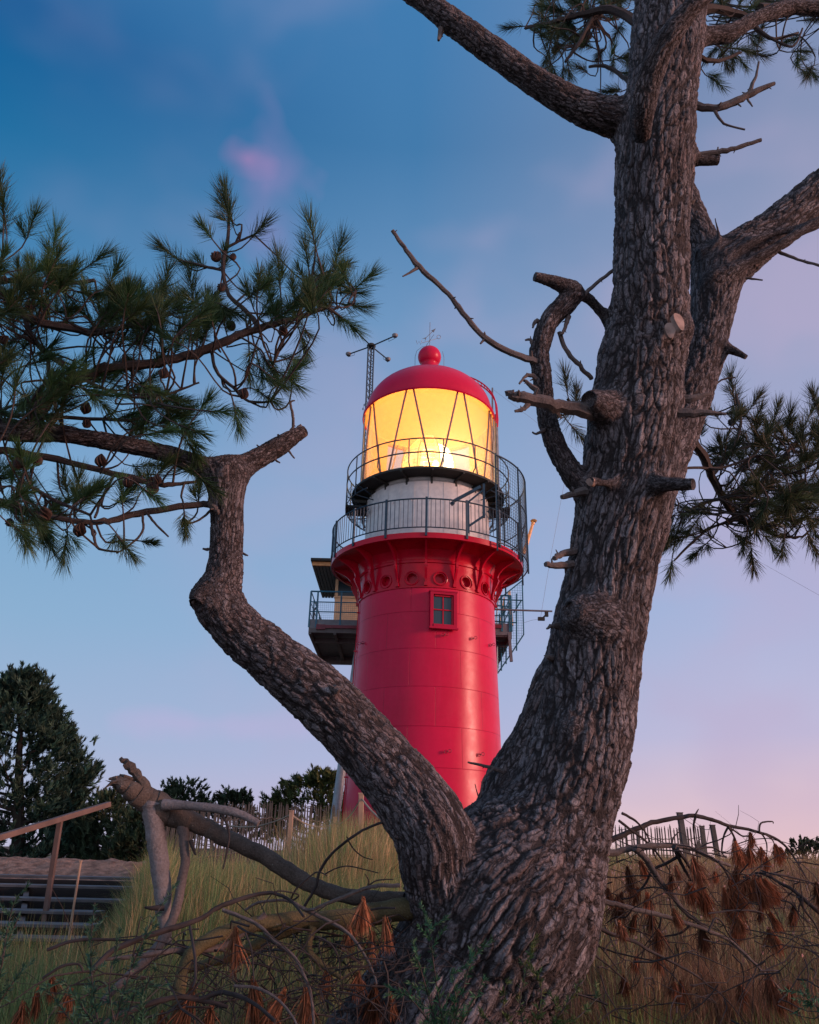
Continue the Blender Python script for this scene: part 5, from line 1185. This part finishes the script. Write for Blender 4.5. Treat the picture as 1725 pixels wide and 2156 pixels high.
limb(LG, [(455, 1705, 4, 3.8), (462, 1697, 2, 3.8)], 'limb'); limb(LG, [(462, 1708, 3, 3.8), (478, 1735, 2.5, 3.8), (482, 1770, 2.2, 3.79), (470, 1830, 1.5, 3.78)], 'limb')
limb(LG, [(402, 1770, 5, 3.9), (412, 1800, 2, 3.88)], 'limb'); limb(LG, [(345, 1910, 7, 3.85), (318, 1912, 4, 3.83), (305, 1910, 2, 3.83)], 'limb')
g1 = P(700, 1935, 3.8)
L2g = empty('fallen_log', (g1[0], g1[1], gz(g1[0], g1[1])), 'mossy fallen log lying against the left foot of the big pine', 'log')
limb(L2g, [(870, 1912, 22, 3.85), (800, 1922, 22, 3.8), (740, 1934, 20, 3.75), (670, 1938, 18, 3.7), (600, 1940, 17, 3.65), (540, 1946, 15, 3.6), (490, 1958, 14, 3.56), (445, 1975, 14, 3.52), (400, 2010, 13, 3.48), (382, 2060, 13, 3.45), (376, 2120, 13, 3.42), (372, 2200, 13, 3.4)], 'log', M_mossy, 16)
limb(L2g, [(640, 1945, 14, 3.68), (560, 1978, 12, 3.7), (500, 2010, 10, 3.72), (430, 2030, 9, 3.74), (380, 2045, 7, 3.75)], 'limb', M_mossy, 12)
limb(L2g, [(660, 1950, 9, 3.66), (650, 2000, 8, 3.64), (690, 2040, 6, 3.62), (720, 2060, 4, 3.6)], 'limb', M_mossy, 10)
limb(L2g, [(560, 1925, 6, 3.6), (470, 1992, 7, 3.55), (380, 2000, 6, 3.5), (300, 2012, 5, 3.45), (220, 2020, 3, 3.4)], 'limb', M_dead, 10)
class Dead:
    """a dead branch with bunches of brown needles hanging from it"""
    def __init__(s, label, x, y, Y, name='dead_branch'):
        c = P(x, y, Y); s.e = empty(name, (c[0], c[1], float(gz(np.array([c[0]]), np.array([c[1]]))[0])), label, 'branch', None); s.k = 0
    def limb(s, pts, n=8, mat=None): return limb(s.e, pts, 'twig' if pts[0][2] < 3.2 else 'limb', mat or M_twig, n, .10, .15)
    def bunch(s, x, y, Y, h, w_=.32, n=240, col=(.23, .085, .042)):
        c = P(x, y, Y); L = h/F*dep(c)*rnd.uniform(.75, 1.25); w_ *= rnd.uniform(.6, 1.7); n = int(n*rnd.uniform(.5, 1.3)); ax = np.array([rnd.gauss(0, .22), rnd.gauss(0, .22), 0]); N = Needles()
        m = n; ph = rng.random(m)*2*math.pi; sp = np.abs(rng.normal(0, w_, m)).clip(0, .8); st = rng.random(m)*.25*L
        dr = np.stack([np.cos(ph)*np.sin(sp), np.sin(ph)*np.sin(sp), -np.cos(sp)], -1) + ax + rng.normal(0, .07, (m, 3))
        base = c + np.array([0, 0, -1])*st[:, None] + rng.normal(0, .004, (m, 3)); ln = L*rng.uniform(.55, 1.0, m)-st*.6
        mid = base+dr*(ln*.5)[:, None]; d2 = dr+np.array([0, 0, -.28])+rng.normal(0, .13, (m, 3)); d2 /= np.linalg.norm(d2, axis=1)[:, None]; tip = mid+d2*(ln*.5)[:, None]
        sd = rng.normal(0, 1, (m, 3)); sd = np.cross(dr, sd); sd /= np.linalg.norm(sd, axis=1)[:, None]; sd *= .0015
        N.v.append(np.stack([base-sd, base+sd, mid+sd, mid-sd, tip], 1).reshape(-1, 3)); cc = np.array(col)*np.exp(rng.normal(0, .35, (m, 1)))*math.exp(rnd.gauss(0, .25)); N.c.append(np.repeat(cc, 5, axis=0))
        N.build('needle_bunch', M_brown, s.e)
# right-hand windfall
R1 = Dead('arching dead branch, highest of those right of the trunk, crossing the skyline fence', 1300, 1790, 5.0)
def r6(L, Y, hw0, hw1): n = len(L); return [(1121+x*.35, 1553+y*.35, hw0+(hw1-hw0)*i/(n-1), Y+.03*i) for i, (x, y) in enumerate(L)]
R1.limb(r6([(400, 660), (500, 605), (620, 550), (720, 512), (880, 482), (980, 470), (1100, 500), (1180, 530), (1330, 560), (1450, 600), (1530, 660), (1600, 760), (1640, 830)], 5.0, 6, 1.6), 10)
R1.limb(r6([(985, 470), (970, 530), (975, 600), (990, 700), (1000, 800)], 5.1, 2.6, 1)); R1.limb(r6([(980, 465), (1000, 430)], 5.1, 2, 1)); R1.limb(r6([(1365, 570), (1375, 515), (1440, 505), (1450, 515)], 5.2, 2.2, 1))
R1.limb(r6([(1180, 535), (1150, 600), (1140, 690), (1170, 720)], 5.2, 2.6, 1)); R1.limb(r6([(1180, 535), (1215, 600), (1230, 650)], 5.2, 2.6, 1.5)); R1.limb(r6([(1330, 565), (1380, 580), (1410, 640), (1410, 720)], 5.2, 2.2, 1)); R1.limb(r6([(1390, 575), (1440, 610), (1460, 650)], 5.2, 2, 1)); R1.limb(r6([(1180, 535), (1260, 590), (1310, 600), (1380, 700)], 5.2, 2, 1))
for x, y, h in ((1230, 640, 190), (1300, 640, 150), (1375, 660, 90), (1460, 640, 130), (1490, 660, 100), (1310, 570, 110), (1215, 600, 150), (1410, 720, 80), (1260, 680, 130)): R1.bunch(1121+x*.35, 1553+y*.35, 5.25, h*.35)
R2_ = Dead('forked grey dead limb, second from the top right of the trunk, with rusty needle bunches', 1290, 1800, 4.6)
R2_.limb(r6([(300, 700), (480, 692), (620, 662), (750, 652), (850, 650), (950, 665), (1050, 710), (1120, 745), (1190, 770)], 4.6, 7.5, 3), 12, M_dead)
R2_.limb(r6([(620, 665), (690, 740), (740, 820), (780, 880), (850, 960), (920, 1050), (1000, 1110), (1080, 1180)], 4.62, 7, 4), 12, M_dead)
R2_.limb(r6([(850, 655), (880, 720), (920, 800), (960, 860)], 4.6, 5, 2.5)); R2_.limb(r6([(870, 670), (930, 750), (990, 850)], 4.6, 5, 2)); R2_.limb(r6([(1120, 745), (1160, 800), (1190, 860), (1200, 900)], 4.75, 2.5, 1.4)); R2_.limb(r6([(870, 720), (800, 760), (720, 800), (680, 880), (600, 960), (520, 970)], 4.65, 3.5, 1.5))
R2_.limb(r6([(540, 455), (620, 500), (680, 570), (710, 630)], 4.7, 3, 1.5)); R2_.limb(r6([(520, 500), (600, 560), (680, 620), (720, 660), (800, 760), (830, 810)], 4.7, 3, 1.5))
R2_.limb(r6([(720, 650), (740, 720), (760, 740)], 4.7, 2, 1)); R2_.limb(r6([(840, 640), (850, 600), (890, 560)], 4.7, 2, 1)); R2_.limb(r6([(980, 670), (1080, 660), (1140, 690), (1200, 700)], 4.7, 2.2, 1))
for x, y, h in ((1185, 860, 250), (1215, 930, 230), (1020, 890, 180), (960, 880, 110), (1100, 810, 80), (940, 880, 130), (640, 900, 130), (650, 740, 90), (690, 930, 160), (1000, 860, 200), (1150, 900, 200), (590, 830, 120), (450, 900, 100)): R2_.bunch(1121+x*.35, 1553+y*.35, 4.8, h*.35)
R3_ = Dead('long straight dead limb slanting down right from behind the trunk to the grass', 1270, 1900, 4.3)
R3_.limb(r6([(300, 960), (380, 980), (500, 1000), (620, 1035), (780, 1070), (900, 1110), (1000, 1140), (1100, 1180), (1200, 1230), (1330, 1350), (1420, 1440), (1500, 1530), (1560, 1610)], 4.3, 6, 2.2), 10, M_dead)
R3_.limb(r6([(775, 1080), (765, 1180), (755, 1300)], 4.2, 2, 1.4)); R3_.limb(r6([(1060, 1170), (1100, 1090), (1140, 1110), (1180, 1180), (1240, 1250)], 4.3, 2.4, 1.2)); R3_.limb(r6([(950, 1130), (880, 1180), (780, 1200), (700, 1230)], 4.3, 2.6, 1.2)); R3_.limb(r6([(600, 1035), (560, 1080), (500, 1080), (440, 1120)], 4.3, 2, 1))
R3_.limb(r6([(1060, 1060), (1200, 1040), (1350, 1045), (1420, 1080), (1450, 1160)], 4.4, 2, 1))
for x, y, h in ((850, 1030, 110), (620, 1060, 120), (520, 1100, 130), (760, 1290, 150), (1440, 1160, 150), (1480, 1540, 120), (1240, 1080, 120)): R3_.bunch(1121+x*.35, 1553+y*.35, 4.3, h*.35, n=190, col=(.17, .07, .036))
R4_ = Dead('lower dead limb right of the trunk foot, sunk in the dark grass', 1260, 1940, 4.0)
R4_.limb(r6([(300, 1080), (340, 1105), (450, 1170), (620, 1230), (700, 1280), (820, 1340), (950, 1410), (1040, 1470)], 4.0, 5, 1.8), 10); R4_.limb(r6([(280, 1230), (380, 1310), (480, 1390), (570, 1470)], 3.9, 2.8, 1.4)); R4_.limb(r6([(330, 1180), (420, 1270), (520, 1400)], 4.0, 2.4, 1.2)); R4_.limb(r6([(430, 1290), (470, 1230), (530, 1215)], 4.0, 2, 1))
R5_ = Dead('dead branch arching in from the right edge with large drooping brown needles', 1680, 1900, 4.8)
R5_.limb(r6([(1800, 1110), (1725, 1050), (1620, 960), (1560, 910), (1500, 880), (1400, 820), (1340, 815)], 4.8, 5, 2.2), 9); R5_.limb(r6([(1400, 820), (1470, 822), (1560, 840), (1725, 885)], 4.8, 3.2, 1.4)); R5_.limb(r6([(1600, 960), (1640, 1040), (1700, 1120), (1740, 1220)], 4.7, 3, 1.4)); R5_.limb(r6([(1380, 830), (1340, 880), (1370, 960), (1400, 1030), (1440, 1120)], 4.8, 2.4, 1.2)); R5_.limb(r6([(1270, 840), (1340, 825), (1390, 860), (1420, 940), (1440, 1000), (1480, 1080), (1530, 1200)], 4.8, 2.6, 1)); R5_.limb(r6([(1500, 980), (1560, 1000), (1620, 1080), (1700, 1140)], 4.7, 2, 1)); R5_.limb(r6([(1620, 970), (1600, 1060), (1640, 1140)], 4.7, 2, 1))
for x, y, h in ((1290, 830, 170), (1330, 830, 190), (1370, 840, 180), (1400, 850, 200), (1430, 880, 130), (1270, 850, 130), (1455, 900, 100), (1350, 900, 150), (1430, 1050, 130)): R5_.bunch(1121+x*.35, 1553+y*.35, 4.8, h*.35)
for D_, X0, X1, Y0_, Y1_, Yd, n in ((R2_, 1290, 1560, 1800, 1960, 4.7, 10), (R5_, 1500, 1725, 1830, 1960, 4.8, 10), (R3_, 1280, 1700, 1930, 2080, 4.3, 7), (R4_, 1250, 1480, 1940, 2080, 4.0, 4)):
    for _ in range(n): D_.bunch(rnd.uniform(X0, X1), rnd.uniform(Y0_, Y1_), Yd+rnd.uniform(-.2, .3), rnd.uniform(35, 80), .35, 170, (.15, .062, .034))
# left foreground windfall: arching dead branches between the log and the trunk
def c5(L, Y, a, b): n = len(L); return [(517+x*.4, 1596+y*.4, a+(b-a)*i/(n-1), Y-.02*i) for i, (x, y) in enumerate(L)]
A1 = Dead('dark curved dead branch springing up towards the left fork of the big pine', 650, 1900, 3.8)
A1.limb(c5([(310, 780), (370, 680), (390, 600), (440, 520), (530, 440), (620, 380), (700, 345), (745, 335)], 3.85, 3.2, 2.6), 8); A1.limb(c5([(540, 430), (570, 480), (620, 520), (670, 535)], 3.8, 1.6, 1)); A1.limb(c5([(420, 610), (480, 580), (550, 570), (700, 605)], 3.8, 1.6, 1)); A1.limb(c5([(545, 430), (533, 415)], 3.8, 1.5, 1))
A2 = Dead('grey arching dead branch ending at the left side of the trunk, topmost of the pile', 700, 1905, 3.6)
A2.limb(c5([(0, 800), (60, 765), (150, 750), (240, 755), (330, 800), (420, 770), (520, 730), (620, 690), (700, 672), (815, 672)], 3.65, 2.6, 4.2), 9, M_dead); A2.limb(c5([(300, 790), (380, 830), (480, 880), (560, 940), (610, 1010), (650, 1080), (680, 1150), (690, 1190)], 3.6, 4.2, 2), 9, M_dead)
A2.limb(c5([(640, 690), (650, 650), (630, 610)], 3.6, 2, 1)); A2.limb(c5([(640, 680), (690, 645), (780, 638)], 3.6, 2, 1)); A2.limb(c5([(640, 1030), (680, 1030), (705, 1080), (710, 1120)], 3.5, 1.8, 1)); A2.limb(c5([(240, 750), (260, 700), (320, 640), (380, 600), (430, 620)], 3.6, 2.4, 1.2)); A2.limb(c5([(240, 755), (280, 720), (170, 700), (120, 740), (80, 800)], 3.6, 2, 1)); A2.limb(c5([(660, 800), (720, 790), (790, 790)], 3.6, 2.4, 2))
A3 = Dead('pale dead branch sweeping down to the bottom edge left of the trunk', 560, 2000, 3.3)
A3.limb(c5([(-120, 800), (0, 845), (80, 890), (150, 960), (230, 1020), (280, 1080), (310, 1150), (340, 1230), (355, 1330), (360, 1440)], 3.3, 4, 3), 9, M_dead); A3.limb(c5([(-60, 1200), (60, 1210), (140, 1250), (200, 1300), (240, 1350), (280, 1420)], 3.1, 3.2, 2.5), 8, M_dead); A3.limb(c5([(320, 1150), (360, 1140), (410, 1155)], 3.2, 1.6, 1)); A3.limb(c5([(0, 920), (30, 1000), (40, 1100), (45, 1180)], 3.2, 2, 1.2)); A3.limb(c5([(380, 940), (450, 980), (490, 1050), (500, 1150)], 3.4, 2.2, 1.2))
A4 = Dead('brown dead branch crossing low at the bottom left corner', 300, 2080, 3.2)
A4.limb([(200, 2170, 6, 3.0), (250, 2140, 6, 3.05), (310, 2115, 6, 3.1), (370, 2100, 5, 3.15), (420, 2105, 5, 3.2), (480, 2120, 4, 3.2)], 9); A4.limb([(90, 2060, 3, 3.1), (130, 2035, 3, 3.1), (165, 2030, 2.5, 3.1), (175, 2045, 2, 3.1)], 7); A4.limb([(100, 2000, 3.5, 3.3), (150, 1982, 3.5, 3.3), (200, 1978, 3, 3.3), (280, 1980, 2.5, 3.3)], 7); A4.limb([(190, 2050, 6, 3.2), (240, 2000, 6, 3.25), (330, 1965, 6, 3.3), (420, 1935, 5, 3.4), (470, 1905, 5, 3.5), (560, 1880, 4, 3.55), (610, 1895, 3, 3.5), (640, 1930, 2.4, 3.4)], 9); A4.limb([(420, 2105, 5, 3.2), (470, 2090, 5, 3.2), (530, 2110, 4, 3.1), (580, 2150, 4, 3.0)], 8)
A4.limb([(400, 1950, 3, 3.3), (410, 2010, 3, 3.2), (412, 2060, 3, 3.15), (405, 2080, 2.5, 3.1)], 7)
for D_, lst in ((A3, ((497, 1950, 95), (409, 2070, 100), (533, 2060, 110), (600, 2080, 90), (645, 2080, 80), (445, 2120, 70), (570, 2110, 80))), (A2, ((765, 1890, 80), (785, 1960, 80), (692, 2036, 60), (755, 2046, 70), (790, 2070, 100), (820, 2090, 60), (735, 1950, 60), (810, 1930, 60))), (A4, ((110, 2060, 60), (150, 2080, 70), (80, 2080, 70), (340, 2130, 60), (50, 2110, 60)))):
    for x, y, h in lst: D_.bunch(x, y, 3.3 if D_ is not A2 else 3.62, h, .28, 230, (.20, .088, .046))
# tangle of fine dead twigs under the windfall
def tangle(label, boxes, seed):
    rr = random.Random(seed); m = MB()
    for (xa, xb, ya, yb, Ya, Yb, n, Lp) in boxes:
        for k in range(n):
            Y = rr.uniform(Ya, Yb); p = P(rr.uniform(xa, xb), rr.uniform(ya, yb), Y); L = Lp*rr.uniform(.4, 1.2); a = rr.uniform(0, 6.28)
            d = np.array([math.cos(a), .6*math.sin(a), rr.uniform(-.25, .45)]); q = [p]; r0 = rr.uniform(.0015, .0045)
            for s in range(6):
                d = nrm(d+np.array([rr.gauss(0, .32), rr.gauss(0, .32), rr.gauss(-.14, .28)])); q.append(q[-1]+d*L/6)
            m.tube(q, np.linspace(r0, r0*.3, 7), 4, False)
            if rr.random() < .6:
                j = rr.randint(1, 4); e = q[j]+nrm(d+np.array([rr.gauss(0, .6), rr.gauss(0, .6), rr.gauss(0, .6)]))*L*.35; m.tube([q[j], (q[j]+e)/2+rng.normal(0, .01, 3), e], [r0*.5, r0*.4, r0*.2], 4, False)
    o = m.build('brushwood', M_twig); tag(o, label, 'brushwood', kind='stuff')
tangle('tangled dry twigs under the dead branches left of the trunk', [(380, 840, 1950, 2150, 3.2, 4.0, 150, .5), (150, 400, 2030, 2150, 3.0, 3.6, 30, .5), (550, 830, 1930, 2000, 3.5, 4.1, 50, .4)], 31)
tangle('tangled dry twigs among the dead branches right of the trunk', [(1250, 1720, 1790, 2000, 4.2, 5.4, 110, .6), (1240, 1720, 1960, 2150, 3.6, 4.4, 50, .5)], 32)

# ------------------------------------------------------------------ grass
M_grass = colattr('grass_blades', .65, translucent=.3, spec=.25)
def grass(name, label, cells, cat='grass'):
    Vs, Cs, Q, T = [], [], [], []
    tot = 0
    for ((pts, a, sz), h, w, lean, cols, hv) in cells:
        n = len(pts)
        if n == 0: continue
        H = h*sz*rng.uniform(1-hv, 1+hv*.6, n); le = np.abs(rng.normal(0, lean, n)).clip(0, 1.3)
        wind = np.array([.10, 0, 0]); d = np.stack([np.cos(a), np.sin(a), np.zeros(n)], -1)
        base = pts; up = np.array([0, 0, 1.0])
        p1 = base + up*(H*.38)[:, None] + d*(H*le*.14)[:, None]
        p2 = base + up*(H*(.72-.10*le))[:, None] + (d+wind)*(H*le*.42)[:, None]
        p3 = base + up*(H*(1-.35*le))[:, None] + (d+wind)*(H*le*.85)[:, None]
        b = rng.random(n)*2*math.pi; s = np.stack([np.cos(b), np.sin(b), np.zeros(n)], -1)*(w*rng.uniform(.6, 1.2, n))[:, None]*.5
        v = np.stack([base-s, base+s, p1-s*.9, p1+s*.9, p2-s*.6, p2+s*.6, p3], 1).reshape(-1, 3)
        c = cols[((sz*37.7).astype(int) + rng.integers(0, 2, n)) % len(cols)]*np.exp(rng.normal(0, .28, (n, 1)))
        cc = np.repeat(c, 7, axis=0); 
        k = tot+np.arange(n)*7; Q += [np.stack([k, k+1, k+3, k+2], -1), np.stack([k+2, k+3, k+5, k+4], -1)]; T.append(np.stack([k+4, k+5, k+6], -1))
        Vs.append(v); Cs.append(cc); tot += 7*n
    o = link(name, fastmesh(name, np.concatenate(Vs), [np.concatenate(Q), np.concatenate(T)], np.concatenate(Cs)), M_grass)
    return tag(o, label, cat, kind='stuff')
def scatter(n, ya, yb, ua, ub, clump=0, csize=.2, pw=1.0):
    """ground points with ua < x/y < ub, and the way each blade leans (outward in a tussock)"""
    y = ya + (yb-ya)*rng.random(n)**pw; x = y*rng.uniform(ua, ub, n); a = rng.random(n)*2*math.pi; sz = np.ones(n)
    if clump:
        k = clump; cy = ya+(yb-ya)*rng.random(k)**pw; cx = cy*rng.uniform(ua, ub, k); cs = rng.uniform(.55, 1.45, k); wgt = cs**2; j = rng.choice(k, n, p=wgt/wgt.sum())
        r = np.abs(rng.normal(0, csize, n))*cs[j]; y = cy[j]+r*np.sin(a); x = cx[j]+r*np.cos(a); a = a+rng.normal(0, .5, n); sz = cs[j]**.7
    return np.stack([x, y, gz(x, y)-.02], -1), a, sz
green = np.array([[.15, .24, .085], [.20, .29, .105], [.27, .32, .13], [.10, .18, .07]]); straw = np.array([[.46, .34, .17], [.54, .40, .21], [.36, .25, .13], [.32, .29, .13]]); rust = np.array([[.20, .105, .062], [.25, .14, .08], [.13, .07, .042], [.32, .21, .14]]); lush = np.array([[.09, .22, .06], [.15, .27, .07], [.19, .30, .08]])
mix = np.concatenate([green, green, straw]); gmix = np.concatenate([green, green, green, straw[:2]])
grass('marram_grass', 'long green marram grass with straw stems, left of the pine trunk', [
    (scatter(17000, 5.6, 7.6, -.31, .02, 190, .13), .46, .0042, .7, gmix, .4), (scatter(20000, 7.4, 9.8, -.31, .02, 260, .13), .30, .005, .7, gmix, .4), (scatter(16000, 9.5, 12.2, -.31, .02, 200, .16), .20, .006, .6, green, .4), (scatter(10000, 7.5, 11.0, -.13, .02, 90, .16), .62, .0055, .4, np.concatenate([green, straw]), .3), (scatter(5000, 5.8, 8.2, -.31, .02, 300, .2), .52, .0032, .35, straw, .3),
    (scatter(7000, 13, 20, -.30, .02, 300, .3), .14, .008, .4, green, .3),
    (scatter(12000, 5.4, 7.4, -.56, -.28, 260, .16), .50, .004, .4, mix, .35), (scatter(7000, 7.4, 9.5, -.31, -.26, 120, .16), .5, .004, .4, mix, .35), (scatter(6000, 4.2, 6.2, -.42, -.02, 200, .14), .42, .0035, .5, mix, .4),
    (scatter(6000, 6.2, 8.6, -.60, -.32, 110, .10), .50, .004, .35, gmix, .4)])
grass('dry_grass', 'short dry reddish grass over the dune right of the trunk', [
    (scatter(60000, 5.0, 13, .20, .62, 700, .16, 1.2), .20, .0035, .55, rust, .5), (scatter(9000, 5.5, 14, .20, .60, 500, .2), .30, .003, .35, straw, .4), (scatter(2200, 4.6, 7.5, .17, .60, 60, .10), .30, .0034, .6, gmix, .4), (scatter(22000, 12, 24, .16, .62, 700, .3), .20, .007, .5, np.concatenate([rust, straw]), .5), (scatter(9000, 11, 17, .0, .25, 250, .3), .35, .007, .5, mix, .4)])
grass('green_grass', 'bright green grass tufts in the shade at the foot of the trunk', [
    (scatter(6500, 3.0, 4.3, .14, .60, 60, .07), .32, .0034, .45, lush, .4), (scatter(12000, 3.0, 5.4, .14, .62, 120, .12), .24, .003, .7, np.concatenate([rust, rust, straw*.7]), .5), (scatter(3000, 2.7, 4.4, -.56, -.25, 80, .08), .24, .003, .5, green, .5), (scatter(5000, 2.6, 5, -.5, .1, 200, .12), .16, .003, .8, rust, .5)])
# needle litter and seed heads
fl2 = scatter(420, 5.5, 12, .22, .60)[0]; N = Needles()
for p in fl2: N.tuft(p+np.array([0, 0, rnd.uniform(.10, .26)]), (0, 0, 1), .01, .018, 7, w=.005, col=(.42, .36, .32), spread=(.2, 1.6), var=.3)
o = N.build('seed_heads', M_grass, None); tag(o, 'tiny pale seed heads dotted over the dry dune grass', 'seed heads', kind='stuff')
N = Needles()
for p in scatter(700, 2.6, 5.2, -.5, .62)[0]: N.tuft(p+np.array([0, 0, .03]), nrm((rnd.gauss(0, 1), rnd.gauss(0, 1), .15)), .08, .10, 14, w=.0014, col=(.12, .055, .032), spread=(.2, 1.2), var=.5)
o = N.build('needle_litter', M_brown, None); tag(o, 'fallen brown pine needles littering the ground round the trunk', 'needle litter', kind='stuff')

# ------------------------------------------------------------------ gorse sprigs in the foreground
M_gorse = colattr('gorse_leaves', .6, translucent=.2, spec=.3)
def gorse(label, stems, Y, col=(.030, .10, .062), nl=.024):
    c = P(stems[0][0][0], stems[0][0][1], Y); T = empty('gorse', (c[0], Y, min(c[2], float(gz(np.array([c[0]]), np.array([Y]))[0]))), label, 'shrub', None); N = Needles()
    for s in stems:
        w_ = chain([(x, y, 2.2-1.3*i/(len(s)-1), Y+.02*i*rnd.uniform(-1, 1)) for i, (x, y) in enumerate(s)])
        MB().tube(w_[:, :3], w_[:, 3], 5).build('stem', M_branch, T)
        q = w_[:, :3]
        for i in range(len(q)-1):
            d = q[i+1]-q[i]; L = np.linalg.norm(d)
            for k in range(max(1, int(L/.012))):
                N.tuft(q[i]+d*rnd.random(), nrm(d+rng.normal(0, .5, 3)*L), .012, nl*(1.2-.6*i/len(q)), 8, w=.0016, col=col, spread=(.5, 1.5), var=.4)
                if rnd.random() < .22: 
                    d2 = nrm(nrm(d)+rng.normal(0, .7, 3)); bse = q[i]+d*rnd.random()
                    for z in range(5): N.tuft(bse+d2*z*.014, d2, .012, nl*.8, 7, w=.0015, col=col, spread=(.5, 1.3), var=.3)
    N.build('leaves', M_gorse, T)
gorse('dark green gorse with one tall spike in the bottom left foreground', [[(215, 2200), (196, 2080), (192, 1980), (200, 1900)], [(230, 2200), (270, 2060), (310, 1960), (345, 1900)], [(215, 2180), (160, 2100), (130, 2060)], [(250, 2190), (230, 2080), (245, 2000)], [(300, 2190), (300, 2100), (330, 2040)], [(190, 2200), (150, 2150), (120, 2110)], [(240, 2190), (275, 2120), (290, 2060)]], 2.7)
gorse('dark gorse sprays cut off by the left edge near the steps', [[(-20, 2120), (5, 2030), (15, 1960), (30, 1900)], [(-20, 2080), (10, 2000), (40, 1930)], [(-30, 2150), (20, 2080), (50, 2040)]], 2.7)
gorse('green gorse sprig with spiky tips in front of the middle of the trunk foot', [[(940, 2200), (925, 2110), (915, 2040), (905, 1965), (902, 1940)], [(945, 2200), (975, 2080), (1000, 2010), (1035, 1975)], [(930, 2200), (900, 2090), (880, 2020), (870, 1985)], [(960, 2180), (1000, 2100), (1020, 2060)], [(925, 2180), (880, 2120), (850, 2090)], [(940, 2200), (960, 2110), (950, 2050)]], 2.75, (.030, .11, .052))
gorse('gorse sprig with yellowish tips at the right of the trunk foot', [[(1110, 2200), (1095, 2110), (1110, 2040), (1120, 1995)], [(1120, 2200), (1140, 2100), (1135, 2050)], [(1100, 2200), (1060, 2120), (1070, 2060)], [(1130, 2200), (1190, 2120), (1220, 2070)], [(1150, 2200), (1210, 2150), (1260, 2100)], [(1090, 2200), (1040, 2160), (1010, 2130)]], 2.8, (.055, .11, .035))
gorse('single green gorse tip at the right edge of the picture', [[(1780, 2180), (1730, 2130), (1690, 2090)], [(1790, 2140), (1735, 2100), (1705, 2110)]], 2.8, (.03, .12, .06))
